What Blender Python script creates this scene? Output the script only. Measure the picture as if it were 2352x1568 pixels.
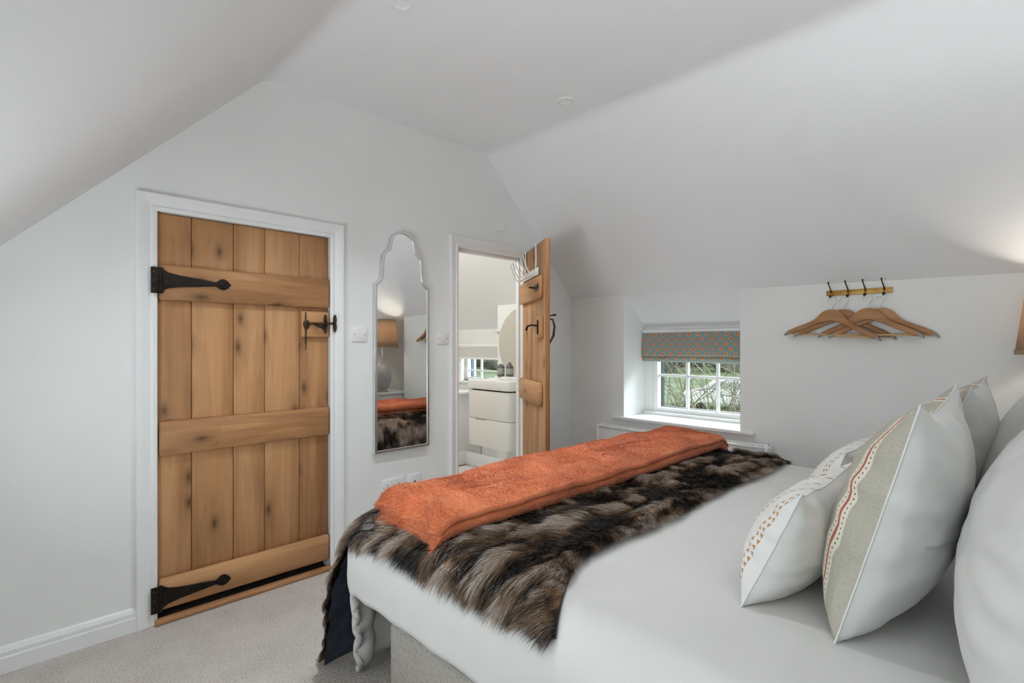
import bpy, bmesh, math, random
import numpy as np
from mathutils import Vector, Matrix

random.seed(7); np.random.seed(7)
for o in list(bpy.data.objects): bpy.data.objects.remove(o)
SC = bpy.context.scene
COL = SC.collection

# ------------------------------------------------------------------ camera
# X runs along the door wall towards the window wall, Y towards the door wall, Z up
THETA = math.atan2(1190, 1170)
cam_d = bpy.data.cameras.new('camera'); cam = bpy.data.objects.new('camera', cam_d); COL.objects.link(cam)
cam_d.sensor_width = 36; cam_d.lens = 1170 / 2352 * 36
cam_d.shift_y = 7 / 2352; cam_d.clip_start = 0.02; cam_d.clip_end = 500
cam.location = (0, 0, 1.147)
cam.rotation_euler = (math.pi / 2, 0, THETA - math.pi / 2)
SC.camera = cam

# ------------------------------------------------------------------ world, light, exposure
W = bpy.data.worlds.new('overcast_sky'); SC.world = W; W.use_nodes = True
bg = W.node_tree.nodes['Background']
bg.inputs[0].default_value = (0.90, 0.95, 1.0, 1); bg.inputs[1].default_value = 1.4
SC.view_settings.view_transform = 'Standard'; SC.view_settings.look = 'None'
SC.view_settings.exposure = 0.58; SC.view_settings.gamma = 1.0
SC.view_settings.use_curve_mapping = False
try:
    SC.cycles.diffuse_bounces = 5; SC.cycles.glossy_bounces = 3; SC.cycles.max_bounces = 8; SC.cycles.transparent_max_bounces = 8
    SC.cycles.sample_clamp_indirect = 6.0; SC.cycles.adaptive_threshold = 0.03; SC.cycles.use_light_tree = False
except Exception: pass

def area_light(name, loc, direction, sx, sy, power, colour=(1, 1, 1), spread=math.pi):
    d = bpy.data.lights.new(name, 'AREA'); d.shape = 'RECTANGLE'; d.size = sx; d.size_y = sy
    d.energy = power; d.color = colour; d.spread = spread
    o = bpy.data.objects.new(name, d); COL.objects.link(o); o.location = loc
    o.rotation_euler = Vector(direction).to_track_quat('-Z', 'Y').to_euler()
    return o
# fill through added dormer and low windows; daylight at bedroom and bathroom windows
area_light('dormer_fill', (-0.98, 0.12, 1.30), (1, 0.30, 0.45), 0.92, 1.05, 3.0, (0.90, 0.965, 1.03))
area_light('low_window_fill', (-0.62, 1.27, 0.70), (0.55, -0.05, 1.0), 0.9, 0.6, 18, (0.90, 0.965, 1.04))
area_light('window_daylight', (5.0, 1.62, 2.25), (-0.75, 0.02, -0.66), 1.6, 0.8, 220, (0.90, 0.96, 1.03))
area_light('bathroom_daylight', (3.86, 3.9, 1.50), (-0.7, 0, -0.55), 0.6, 0.5, 7, (0.96, 0.98, 1.0))

# ------------------------------------------------------------------ helpers
def tag(o, label=None, cat=None, group=None, kind=None):
    if label: o['label'] = label
    if cat: o['category'] = cat
    if group: o['group'] = group
    if kind: o['kind'] = kind
    return o

def thing(name, label, cat, loc=(0, 0, 0), rz=0.0, group=None, kind=None):
    o = bpy.data.objects.new(name, None); COL.objects.link(o)
    o.empty_display_size = 0.05; o.location = loc; o.rotation_euler = (0, 0, rz)
    return tag(o, label, cat, group, kind)

def finish(name, me, mat, parent=None, smooth=False, angle=40):
    if mat is not None:
        for m in (mat if isinstance(mat, (list, tuple)) else [mat]): me.materials.append(m)
    if smooth:
        me.shade_smooth()
        if angle and angle < 180: me.set_sharp_from_angle(angle=math.radians(angle))
    me.update()
    o = bpy.data.objects.new(name, me); COL.objects.link(o)
    if parent is not None: o.parent = parent
    return o

def mesh(name, verts, faces, mat, parent=None, smooth=False, angle=40):
    me = bpy.data.meshes.new(name); me.from_pydata([tuple(v) for v in verts], [], faces)
    return finish(name, me, mat, parent, smooth, angle)

def box(name, lo, hi, mat, parent=None, bevel=0.0, seg=2):
    bm = bmesh.new(); bmesh.ops.create_cube(bm, size=1)
    lo = Vector(lo); hi = Vector(hi)
    for v in bm.verts:
        v.co = Vector(((lo[i] + hi[i]) / 2 + v.co[i] * (hi[i] - lo[i]) for i in range(3)))
    if bevel > 0:
        bmesh.ops.bevel(bm, geom=list(bm.edges), offset=bevel, segments=seg, profile=0.5, affect='EDGES')
    bmesh.ops.recalc_face_normals(bm, faces=list(bm.faces))
    me = bpy.data.meshes.new(name); bm.to_mesh(me); bm.free()
    return finish(name, me, mat, parent, bevel > 0, 50)

def plate(name, outline, thick, mat, parent=None, holes=(), M=None, bevel=0.0):
    """flat outline (2D) with holes, extruded by thick about its plane; M maps it to the world"""
    cu = bpy.data.curves.new(name, 'CURVE'); cu.dimensions = '2D'; cu.fill_mode = 'BOTH'
    cu.extrude = thick / 2 - bevel; cu.bevel_depth = bevel; cu.bevel_resolution = 2
    if bevel: cu.offset = -bevel
    for ring in [outline] + list(holes):
        sp = cu.splines.new('POLY'); sp.points.add(len(ring) - 1); sp.use_cyclic_u = True
        for p, q in zip(sp.points, ring): p.co = (q[0], q[1], 0, 1)
    tmp = bpy.data.objects.new('tmp', cu); COL.objects.link(tmp)
    dg = bpy.context.evaluated_depsgraph_get()
    me = bpy.data.meshes.new_from_object(tmp.evaluated_get(dg))
    bpy.data.objects.remove(tmp); bpy.data.curves.remove(cu)
    me.name = name; me.materials.clear()
    bm = bmesh.new(); bm.from_mesh(me); bmesh.ops.remove_doubles(bm, verts=list(bm.verts), dist=1e-6)
    bm.to_mesh(me); bm.free()
    if M is not None: me.transform(M)
    return finish(name, me, mat, parent, True, 35)

def M_far(Y):      # (x, z) outline on a plane Y = const
    return Matrix(((1, 0, 0, 0), (0, 0, -1, Y), (0, 1, 0, 0), (0, 0, 0, 1)))
def M_side(X):     # (y, z) outline on a plane X = const
    return Matrix(((0, 0, 1, X), (1, 0, 0, 0), (0, 1, 0, 0), (0, 0, 0, 1)))

def tube(name, pts, rad, mat, parent=None, seg=8, caps=True):
    pts = [Vector(p) for p in pts]; n = len(pts)
    rad = list(rad) if hasattr(rad, '__len__') else [rad] * n
    V = []; F = []; prev = None
    for i, p in enumerate(pts):
        t = (pts[min(i + 1, n - 1)] - pts[max(i - 1, 0)]).normalized()
        if prev is None:
            a = t.orthogonal().normalized()
        else:
            a = prev - t * prev.dot(t)
            a = a.normalized() if a.length > 1e-6 else t.orthogonal().normalized()
        prev = a; b = t.cross(a)
        for k in range(seg):
            g = 2 * math.pi * k / seg
            V.append(p + (a * math.cos(g) + b * math.sin(g)) * rad[i])
    for i in range(n - 1):
        for k in range(seg):
            F.append((i * seg + k, i * seg + (k + 1) % seg, (i + 1) * seg + (k + 1) % seg, (i + 1) * seg + k))
    if caps:
        F.append(tuple(reversed(range(seg)))); F.append(tuple(range((n - 1) * seg, n * seg)))
    return mesh(name, V, F, mat, parent, True, 60)

def lathe(name, prof, mat, parent=None, loc=(0, 0, 0), seg=32, angle=45):
    V = []; F = []; n = len(prof)
    for r, z in prof:
        for k in range(seg):
            g = 2 * math.pi * k / seg
            V.append((loc[0] + r * math.cos(g), loc[1] + r * math.sin(g), loc[2] + z))
    for i in range(n - 1):
        for k in range(seg):
            F.append((i * seg + k, i * seg + (k + 1) % seg, (i + 1) * seg + (k + 1) % seg, (i + 1) * seg + k))
    return mesh(name, V, F, mat, parent, True, angle)

def smoothstep(a, b, x):
    t = np.clip((x - a) / (b - a), 0, 1); return t * t * (3 - 2 * t)

def vnoise(x, y, seed=0):
    """smooth value noise in 0..1, vectorised"""
    x = np.asarray(x, float); y = np.asarray(y, float)
    xi = np.floor(x); yi = np.floor(y); fx = x - xi; fy = y - yi
    fx = fx * fx * fx * (fx * (fx * 6 - 15) + 10); fy = fy * fy * fy * (fy * (fy * 6 - 15) + 10)
    def hsh(a, b):
        v = np.sin(a * 127.1 + b * 311.7 + seed * 74.7) * 43758.5453
        return v - np.floor(v)
    return ((hsh(xi, yi) * (1 - fx) + hsh(xi + 1, yi) * fx) * (1 - fy)
            + (hsh(xi, yi + 1) * (1 - fx) + hsh(xi + 1, yi + 1) * fx) * fy)
def fbm(x, y, seed=0, n=3):
    s = 0; a = 0.5; t = 0
    for k in range(n):
        s = s + a * vnoise(x * 2 ** k, y * 2 ** k, seed + 13 * k); t += a; a *= 0.5
    return s / t

def grid_mesh(name, P, mat, parent=None, uv=None, angle=180, flip=False):
    """P: array (n, m, 3)"""
    n, m = P.shape[:2]
    idx = np.arange(n * m).reshape(n, m)
    q = np.stack([idx[:-1, :-1], idx[1:, :-1], idx[1:, 1:], idx[:-1, 1:]], -1).reshape(-1, 4)
    if flip: q = q[:, ::-1]
    me = bpy.data.meshes.new(name)
    me.from_pydata(P.reshape(-1, 3).tolist(), [], q.tolist())
    if uv is not None:
        lay = me.uv_layers.new(name='UVMap')
        u = uv.reshape(-1, 2)[np.array([l.vertex_index for l in me.loops])]
        lay.data.foreach_set('uv', u.astype(np.float32).ravel())
    return finish(name, me, mat, parent, True, angle)

# ------------------------------------------------------------------ materials
class NT:
    def __init__(s, name):
        s.m = bpy.data.materials.new(name); s.m.use_nodes = True
        s.t = s.m.node_tree; s.b = s.t.nodes['Principled BSDF']
    def n(s, kind, **kw):
        nd = s.t.nodes.new(kind)
        for k, v in kw.items():
            if k.startswith('i_'):
                nd.inputs[k[2:].replace('_', ' ')].default_value = v
            else: setattr(nd, k, v)
        return nd
    def l(s, a, b): s.t.links.new(a, b)
    def math(s, op, a, b=None, c=None, clamp=False):
        nd = s.t.nodes.new('ShaderNodeMath'); nd.operation = op; nd.use_clamp = clamp
        for i, v in enumerate((a, b, c)):
            if v is None: continue
            if isinstance(v, (int, float)): nd.inputs[i].default_value = v
            else: s.l(v, nd.inputs[i])
        return nd.outputs[0]
    def mix(s, fac, a, b):
        nd = s.t.nodes.new('ShaderNodeMix'); nd.data_type = 'RGBA'
        for sock, v in ((nd.inputs[0], fac), (nd.inputs[6], a), (nd.inputs[7], b)):
            if isinstance(v, (int, float)): sock.default_value = v
            elif isinstance(v, tuple): sock.default_value = (*v, 1) if len(v) == 3 else v
            else: s.l(v, sock)
        return nd.outputs[2]
    def ramp(s, fac, stops, interp='LINEAR'):
        nd = s.t.nodes.new('ShaderNodeValToRGB'); cr = nd.color_ramp; cr.interpolation = interp
        while len(cr.elements) < len(stops): cr.elements.new(0.5)
        for e, (p, c) in zip(cr.elements, stops): e.position = p; e.color = (*c, 1)
        s.l(fac, nd.inputs[0]); return nd.outputs[0]
    def bump(s, hgt, strength, dist=0.01):
        nd = s.n('ShaderNodeBump'); nd.inputs['Strength'].default_value = strength; nd.inputs['Distance'].default_value = dist
        s.l(hgt, nd.inputs['Height']); s.l(nd.outputs[0], s.b.inputs['Normal'])

def plain(name, col, rough=0.6, metal=0.0, noise=0.0, nscale=30.0, bump=0.0, spec=None, coat=0.0):
    t = NT(name); b = t.b
    b.inputs['Roughness'].default_value = rough; b.inputs['Metallic'].default_value = metal
    if spec is not None: b.inputs['Specular IOR Level'].default_value = spec
    if coat: b.inputs['Coat Weight'].default_value = coat
    tc = t.n('ShaderNodeTexCoord'); ns = t.n('ShaderNodeTexNoise')
    ns.inputs['Scale'].default_value = nscale; ns.inputs['Detail'].default_value = 4 if bump else 1
    t.l(tc.outputs['Object'], ns.inputs['Vector'])
    lo = tuple(max(0, c * (1 - noise)) for c in col); hi = tuple(min(1, c * (1 + noise)) for c in col)
    t.l(t.ramp(ns.outputs['Fac'], [(0.3, lo), (0.7, hi)]), b.inputs['Base Color'])
    if bump: t.bump(ns.outputs['Fac'], bump, 0.004)
    return t.m

def wood(name, axis, dark, mid, light, knots=True, rough=0.5, contrast=1.0):
    t = NT(name); b = t.b; b.inputs['Roughness'].default_value = rough
    b.inputs['Specular IOR Level'].default_value = 0.25
    tc = t.n('ShaderNodeTexCoord'); oi = t.n('ShaderNodeObjectInfo')
    add = t.n('ShaderNodeVectorMath', operation='ADD')
    cmb = t.n('ShaderNodeCombineXYZ')
    r = t.math('MULTIPLY', oi.outputs['Random'], 37.0)
    for k in range(3): t.l(r, cmb.inputs[k])
    t.l(tc.outputs['Object'], add.inputs[0]); t.l(cmb.outputs[0], add.inputs[1])
    def mapped(across, along):
        mp = t.n('ShaderNodeMapping'); sc = [across] * 3; sc[axis] = along
        mp.inputs['Scale'].default_value = sc; t.l(add.outputs[0], mp.inputs['Vector']); return mp.outputs[0]
    # knots
    vo = t.n('ShaderNodeTexVoronoi', voronoi_dimensions='2D'); vo.inputs['Scale'].default_value = 1.0; vo.inputs['Randomness'].default_value = 1.0
    ks = t.n('ShaderNodeSeparateXYZ'); t.l(mapped(7.5, 3.4), ks.inputs[0]); kc = t.n('ShaderNodeCombineXYZ')
    t.l(ks.outputs[0], kc.inputs[0]); t.l(ks.outputs[2], kc.inputs[1]); t.l(kc.outputs[0], vo.inputs['Vector'])
    sep = t.n('ShaderNodeSeparateColor'); t.l(vo.outputs['Color'], sep.inputs[0])
    pick = t.math('GREATER_THAN', sep.outputs[0], 0.58)
    kn = t.math('SUBTRACT', 1.0, t.math('MULTIPLY', vo.outputs['Distance'], 5.2), clamp=True)
    kn = t.math('MULTIPLY', t.math('POWER', kn, 1.6), pick)
    halo = t.math('MULTIPLY', t.math('SUBTRACT', 1.0, t.math('MULTIPLY', vo.outputs['Distance'], 2.1), clamp=True), pick)
    # grain
    n1 = t.n('ShaderNodeTexNoise'); n1.inputs['Scale'].default_value = 1; n1.inputs['Detail'].default_value = 5
    n1.inputs['Distortion'].default_value = 0.5
    t.l(mapped(9, 0.9), n1.inputs['Vector'])
    n2 = t.n('ShaderNodeTexNoise'); n2.inputs['Scale'].default_value = 1; n2.inputs['Detail'].default_value = 6
    t.l(mapped(85, 2.2), n2.inputs['Vector'])
    ring = t.math('SINE', t.math('MULTIPLY', t.math('ADD', n1.outputs['Fac'], t.math('MULTIPLY', halo, 0.16)), 60.0))
    v = t.math('ADD', t.math('MULTIPLY', n1.outputs['Fac'], 0.9), t.math('MULTIPLY', n2.outputs['Fac'], 0.28))
    v = t.math('ADD', v, t.math('MULTIPLY', ring, 0.035 * contrast))
    v = t.math('ADD', v, t.math('MULTIPLY', t.math('SUBTRACT', oi.outputs['Random'], 0.5), 0.22))
    col = t.ramp(v, [(0.36, dark), (0.58, mid), (0.80, light)])
    if knots:
        sm = t.n('ShaderNodeTexNoise'); sm.inputs['Scale'].default_value = 1; sm.inputs['Detail'].default_value = 3; t.l(mapped(6.5, 1.7), sm.inputs['Vector'])
        col = t.mix(t.math('MULTIPLY', t.math('SUBTRACT', sm.outputs['Fac'], .54, clamp=True), 2.6, clamp=True), col, (mid[0] * .58, mid[1] * .60, mid[2] * .66))
        col = t.mix(t.math('MULTIPLY', halo, 0.55), col, tuple(c * 0.62 for c in mid))
        col = t.mix(t.math('MULTIPLY', kn, 0.95, clamp=True), col, tuple(c * 0.16 for c in mid))
    t.l(col, b.inputs['Base Color'])
    t.bump(n2.outputs['Fac'], 0.12, 0.002)
    return t.m

OAK = dict(dark=(0.33, 0.158, 0.068), mid=(0.50, 0.258, 0.115), light=(0.60, 0.335, 0.16))
MAT = {}
MAT['oak_v'] = wood('oak_upright_grain', 2, **OAK)
MAT['oak_h'] = wood('oak_level_grain', 0, **OAK)
MAT['oak_edge'] = wood('oak_edge_grain', 2, (0.26, 0.105, 0.04), (0.34, 0.145, 0.06), (0.42, 0.2, 0.085), knots=False)
MAT['hanger_wood'] = wood('hanger_beech', 0, (0.26, 0.115, 0.045), (0.36, 0.175, 0.075), (0.46, 0.25, 0.12), knots=False, rough=0.4)
MAT['bar_wood'] = plain('pale_beech', (0.58, 0.37, 0.18), 0.45, noise=0.1)
MAT['wall'] = plain('wall_paint', (0.838, 0.846, 0.826), 0.9, noise=0.012, nscale=4)
MAT['ceil'] = plain('ceiling_paint', (0.868, 0.878, 0.886), 0.9, noise=0.008, nscale=3)
MAT['trim'] = plain('white_satin_woodwork', (0.86, 0.865, 0.86), 0.35, noise=0.008, nscale=12)
MAT['white_gloss'] = plain('white_gloss_enamel', (0.88, 0.88, 0.875), 0.18, noise=0.004)
MAT['ceramic'] = plain('white_ceramic', (0.88, 0.87, 0.85), 0.08, noise=0.003)
MAT['vanity'] = plain('ivory_lacquer', (0.82, 0.80, 0.755), 0.25, noise=0.006)
MAT['iron'] = plain('black_forged_iron', (0.018, 0.014, 0.011), 0.42, metal=0.7, noise=0.5, nscale=60, bump=0.35)
MAT['bronze'] = plain('aged_bronze', (0.10, 0.065, 0.035), 0.4, metal=0.9, noise=0.45, nscale=80, bump=0.2)
MAT['brass'] = plain('dull_brass', (0.40, 0.235, 0.062), 0.42, metal=0.65, noise=0.12, nscale=40)
MAT['chrome'] = plain('polished_chrome', (0.75, 0.75, 0.75), 0.12, metal=1.0, noise=0.02)
MAT['wire'] = plain('thin_chrome_wire', (0.62, 0.61, 0.59), 0.3, metal=1.0, noise=0.05)
MAT['silver_frame'] = plain('brushed_silver_frame', (0.72, 0.72, 0.71), 0.28, metal=0.85, noise=0.04)
MAT['mirror'] = plain('mirror_glass', (0.93, 0.935, 0.93), 0.006, metal=1.0)
MAT['dark_gap'] = plain('dark_board', (0.14, 0.125, 0.11), 0.8, noise=0.2)  # dark tone helps shade the door gap; also mirror backing
MAT['black_hole'] = plain('black_plastic', (0.01, 0.01, 0.01), 0.5)
MAT['plate'] = plain('white_plastic', (0.84, 0.84, 0.83), 0.35, noise=0.004)
MAT['white_wire'] = plain('white_coated_wire', (0.86, 0.85, 0.83), 0.3, noise=0.01)
MAT['brown_tip'] = plain('grey_rubber_grip', (0.30, 0.28, 0.26), 0.5, noise=0.05)
MAT['grey_glass'] = plain('grey_bottle_plastic', (0.115, 0.12, 0.105), 0.3, noise=0.06)
MAT['bottle_label'] = plain('pale_bottle_label', (0.33, 0.34, 0.31), 0.5, noise=0.05)
MAT['table_top'] = plain('white_painted_table', (0.78, 0.78, 0.77), 0.3, noise=0.01)
MAT['lamp_base'] = plain('grey_glazed_ceramic', (0.42, 0.41, 0.40), 0.2, noise=0.06)
MAT['white_cotton'] = plain('white_cotton', (0.635, 0.625, 0.60), 0.85, noise=0.012, nscale=9)
MAT['linen'] = plain('white_linen', (0.70, 0.695, 0.67), 0.9, noise=0.015, nscale=40, bump=0.05)
MAT['lining'] = plain('navy_satin_lining', (0.030, 0.042, 0.066), 0.38, noise=0.45, nscale=14, bump=0.3)
MAT['navy_trim'] = plain('navy_binding', (0.018, 0.022, 0.032), 0.5, noise=0.2)
MAT['grey_shadow'] = plain('grey_duvet_shade', (0.36, 0.355, 0.35), 0.9, noise=0.04)  # unused grey for the shaded underside of the duvet

def glass():
    t = NT('window_glass'); t.t.nodes.remove(t.b)
    tr = t.n('ShaderNodeBsdfTransparent'); tr.inputs[0].default_value = (0.93, 0.95, 0.94, 1)
    gl = t.n('ShaderNodeBsdfGlossy'); gl.inputs['Roughness'].default_value = 0.02
    mx = t.n('ShaderNodeMixShader'); mx.inputs[0].default_value = 0.05
    t.l(tr.outputs[0], mx.inputs[1]); t.l(gl.outputs[0], mx.inputs[2])
    t.l(mx.outputs[0], t.t.nodes['Material Output'].inputs[0]); return t.m
MAT['glass'] = glass()

def carpet():
    t = NT('beige_loop_carpet'); b = t.b; b.inputs['Roughness'].default_value = 0.95
    b.inputs['Specular IOR Level'].default_value = 0.1
    tc = t.n('ShaderNodeTexCoord')
    a = t.n('ShaderNodeTexNoise'); a.inputs['Scale'].default_value = 160; a.inputs['Detail'].default_value = 3
    g = t.n('ShaderNodeTexNoise'); g.inputs['Scale'].default_value = 5; g.inputs['Detail'].default_value = 3
    vo = t.n('ShaderNodeTexVoronoi'); vo.inputs['Scale'].default_value = 230
    for x in (a, g, vo): t.l(tc.outputs['Object'], x.inputs['Vector'])
    v = t.math('ADD', t.math('MULTIPLY', a.outputs['Fac'], 0.75), t.math('MULTIPLY', g.outputs['Fac'], 0.25))
    t.l(t.ramp(v, [(0.32, (0.42, 0.375, 0.335)), (0.5, (0.63, 0.58, 0.535)), (0.68, (0.72, 0.67, 0.625))]), b.inputs['Base Color'])
    t.bump(t.math('SUBTRACT', a.outputs['Fac'], vo.outputs['Distance']), 0.7, 0.006)
    return t.m
MAT['carpet'] = carpet()

def divan():
    t = NT('ribbed_beige_upholstery'); b = t.b; b.inputs['Roughness'].default_value = 0.9
    tc = t.n('ShaderNodeTexCoord'); sp = t.n('ShaderNodeSeparateXYZ'); t.l(tc.outputs['Object'], sp.inputs[0])
    s = t.math('SINE', t.math('MULTIPLY', sp.outputs[2], 900.0))
    ns = t.n('ShaderNodeTexNoise'); ns.inputs['Scale'].default_value = 90; t.l(tc.outputs['Object'], ns.inputs['Vector'])
    v = t.math('ADD', t.math('MULTIPLY', s, 0.18), ns.outputs['Fac'])
    t.l(t.ramp(v, [(0.25, (0.36, 0.33, 0.29)), (0.75, (0.50, 0.47, 0.425))]), b.inputs['Base Color'])
    t.bump(s, 0.4, 0.002); return t.m
MAT['divan'] = divan()

def attr_mat(name, rough, spec=0.3, sheen=0.0):
    t = NT(name); b = t.b; b.inputs['Roughness'].default_value = rough
    b.inputs['Specular IOR Level'].default_value = spec; b.inputs['Sheen Weight'].default_value = sheen
    at = t.n('ShaderNodeAttribute', attribute_name='Col'); t.l(at.outputs['Color'], b.inputs['Base Color'])
    return t.m
MAT['fur'] = attr_mat('faux_fur_hair', 0.32, 0.7)
MAT['hide'] = attr_mat('faux_fur_ground', 0.95, 0.05)
MAT['orange'] = attr_mat('burnt_orange_plush', 0.85, 0.1, 0.25)

def shade_mat():
    t = NT('linen_lampshade'); b = t.b
    tc = t.n('ShaderNodeTexCoord'); ns = t.n('ShaderNodeTexNoise'); ns.inputs['Scale'].default_value = 120
    t.l(tc.outputs['Object'], ns.inputs['Vector'])
    c = t.ramp(ns.outputs['Fac'], [(0.3, (0.50, 0.36, 0.24)), (0.7, (0.60, 0.44, 0.31))])
    t.l(c, b.inputs['Base Color']); b.inputs['Roughness'].default_value = 0.9
    tl = t.n('ShaderNodeBsdfTranslucent'); t.l(c, tl.inputs[0])
    mx = t.n('ShaderNodeMixShader'); mx.inputs[0].default_value = 0.48
    t.l(b.outputs[0], mx.inputs[1]); t.l(tl.outputs[0], mx.inputs[2])
    t.l(mx.outputs[0], t.t.nodes['Material Output'].inputs[0]); return t.m
MAT['shade'] = shade_mat()
MAT['shade_trim'] = plain('lampshade_binding', (0.36, 0.26, 0.165), 0.9, noise=0.05)

def emit(name, col, k):
    t = NT(name); t.b.inputs['Base Color'].default_value = (*col, 1)
    t.b.inputs['Emission Color'].default_value = (*col, 1); t.b.inputs['Emission Strength'].default_value = k
    return t.m
MAT['bulb'] = emit('warm_bulb', (1.0, 0.86, 0.66), 6.0)
try: MAT['bulb'].cycles.emission_sampling = 'NONE'
except Exception: pass
MAT['lens'] = plain('downlight_lens', (0.55, 0.56, 0.56), 0.15, noise=0.25, nscale=120)

def blind_mat():
    """grey-green cloth printed with staggered orange dots"""
    t = NT('dotted_blind_cloth'); b = t.b; b.inputs['Roughness'].default_value = 0.9
    uv = t.n('ShaderNodeTexCoord'); ns = t.n('ShaderNodeTexNoise'); ns.inputs['Scale'].default_value = 26
    t.l(uv.outputs['UV'], ns.inputs['Vector'])
    sp = t.n('ShaderNodeSeparateXYZ'); t.l(uv.outputs['UV'], sp.inputs[0])     # uv in metres
    sn = t.n('ShaderNodeSeparateColor'); t.l(ns.outputs['Color'], sn.inputs[0])
    wx = t.math('ADD', sp.outputs[0], t.math('MULTIPLY', t.math('SUBTRACT', sn.outputs[0], 0.5), 0.014))
    wy = t.math('ADD', sp.outputs[1], t.math('MULTIPLY', t.math('SUBTRACT', sn.outputs[1], 0.5), 0.014))
    row = t.math('DIVIDE', wy, 0.0345); ri = t.math('FLOOR', row); rf = t.math('SUBTRACT', t.math('FRACT', row), 0.5)
    st = t.math('MULTIPLY', t.math('MODULO', t.math('ABSOLUTE', ri), 2.0), 0.5)
    cx = t.math('SUBTRACT', t.math('FRACT', t.math('ADD', t.math('DIVIDE', wx, 0.066), st)), 0.5)
    dx = t.math('MULTIPLY', cx, 0.066); dy = t.math('MULTIPLY', rf, 0.0345)
    d = t.math('SQRT', t.math('ADD', t.math('POWER', dx, 2.0), t.math('POWER', dy, 2.0)))
    cloth = t.n('ShaderNodeTexNoise'); cloth.inputs['Scale'].default_value = 300; t.l(uv.outputs['UV'], cloth.inputs['Vector'])
    base = t.ramp(cloth.outputs['Fac'], [(0.3, (0.30, 0.35, 0.32)), (0.7, (0.36, 0.41, 0.38))])
    c = t.mix(t.math('LESS_THAN', d, 0.0128), base, (0.72, 0.66, 0.55))
    c = t.mix(t.math('LESS_THAN', d, 0.0098), c, (0.72, 0.19, 0.045))
    t.l(c, b.inputs['Base Color'])
    tl = t.n('ShaderNodeBsdfTranslucent'); t.l(c, tl.inputs[0])
    mx = t.n('ShaderNodeMixShader'); mx.inputs[0].default_value = 0.25
    t.l(b.outputs[0], mx.inputs[1]); t.l(tl.outputs[0], mx.inputs[2])
    t.l(mx.outputs[0], t.t.nodes['Material Output'].inputs[0]); return t.m
MAT['blind'] = blind_mat()

def stripe_mat():
    """front of the large cushions: uv.x in metres from the near seam, uv.y in metres"""
    t = NT('striped_cushion_cloth'); b = t.b; b.inputs['Roughness'].default_value = 0.95
    uv = t.n('ShaderNodeTexCoord'); sp = t.n('ShaderNodeSeparateXYZ'); t.l(uv.outputs['UV'], sp.inputs[0])
    ns = t.n('ShaderNodeTexNoise'); ns.inputs['Scale'].default_value = 9; t.l(uv.outputs['UV'], ns.inputs['Vector'])
    x = t.math('ADD', sp.outputs[0], t.math('MULTIPLY', t.math('SUBTRACT', ns.outputs['Fac'], 0.5), 0.008))
    P = 0.215
    p = t.math('MULTIPLY', t.math('FRACT', t.math('DIVIDE', x, P)), P)         # place within one repeat
    c0 = t.math('ABSOLUTE', t.math('SUBTRACT', p, 0.078))
    weave = t.n('ShaderNodeTexNoise'); weave.inputs['Scale'].default_value = 220; t.l(uv.outputs['UV'], weave.inputs['Vector'])
    cl = t.ramp(weave.outputs['Fac'], [(0.3, (0.40, 0.375, 0.305)), (0.7, (0.47, 0.445, 0.37))])
    c = t.mix(t.math('LESS_THAN', c0, 0.026), cl, (0.74, 0.68, 0.56))
    c = t.mix(t.math('LESS_THAN', c0, 0.0048), c, (0.40, 0.115, 0.07))
    yy = t.math('SUBTRACT', t.math('FRACT', t.math('DIVIDE', sp.outputs[1], 0.0115)), 0.5)
    dy = t.math('MULTIPLY', yy, 0.0115); dx = t.math('SUBTRACT', c0, 0.0155)
    d = t.math('SQRT', t.math('ADD', t.math('POWER', dx, 2.0), t.math('POWER', dy, 2.0)))
    c = t.mix(t.math('LESS_THAN', d, 0.0021), c, (0.10, 0.05, 0.04))
    t.l(c, b.inputs['Base Color']); t.bump(weave.outputs['Fac'], 0.15, 0.002); return t.m
MAT['stripe'] = stripe_mat()

def triangle_mat():
    """front of the small cushions: paired rows of little tan triangles"""
    t = NT('triangle_print_cloth'); b = t.b; b.inputs['Roughness'].default_value = 0.95
    uv = t.n('ShaderNodeTexCoord'); sp = t.n('ShaderNodeSeparateXYZ'); t.l(uv.outputs['UV'], sp.inputs[0])
    P = 0.088
    p = t.math('MULTIPLY', t.math('FRACT', t.math('DIVIDE', sp.outputs[0], P)), P)
    q = t.math('SUBTRACT', p, 0.040); aq = t.math('ABSOLUTE', q)
    side = t.math('MULTIPLY', t.math('GREATER_THAN', q, 0.0), 0.5)
    fy = t.math('FRACT', t.math('ADD', t.math('DIVIDE', sp.outputs[1], 0.0165), side))
    half = t.math('MULTIPLY', t.math('SUBTRACT', aq, 0.0025), 0.55)              # triangle opens outwards
    dy = t.math('MULTIPLY', t.math('ABSOLUTE', t.math('SUBTRACT', fy, 0.5)), 0.0165)
    ins = t.math('MULTIPLY', t.math('LESS_THAN', dy, t.math('ADD', half, 0.001)), t.math('GREATER_THAN', aq, 0.003))
    ins = t.math('MULTIPLY', ins, t.math('LESS_THAN', aq, 0.012))
    ns = t.n('ShaderNodeTexNoise'); ns.inputs['Scale'].default_value = 60; t.l(uv.outputs['UV'], ns.inputs['Vector'])
    base = t.ramp(ns.outputs['Fac'], [(0.3, (0.69, 0.68, 0.65)), (0.7, (0.73, 0.72, 0.69))])
    t.l(t.mix(ins, base, (0.47, 0.26, 0.11)), b.inputs['Base Color']); return t.m
MAT['triangle'] = triangle_mat()

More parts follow.
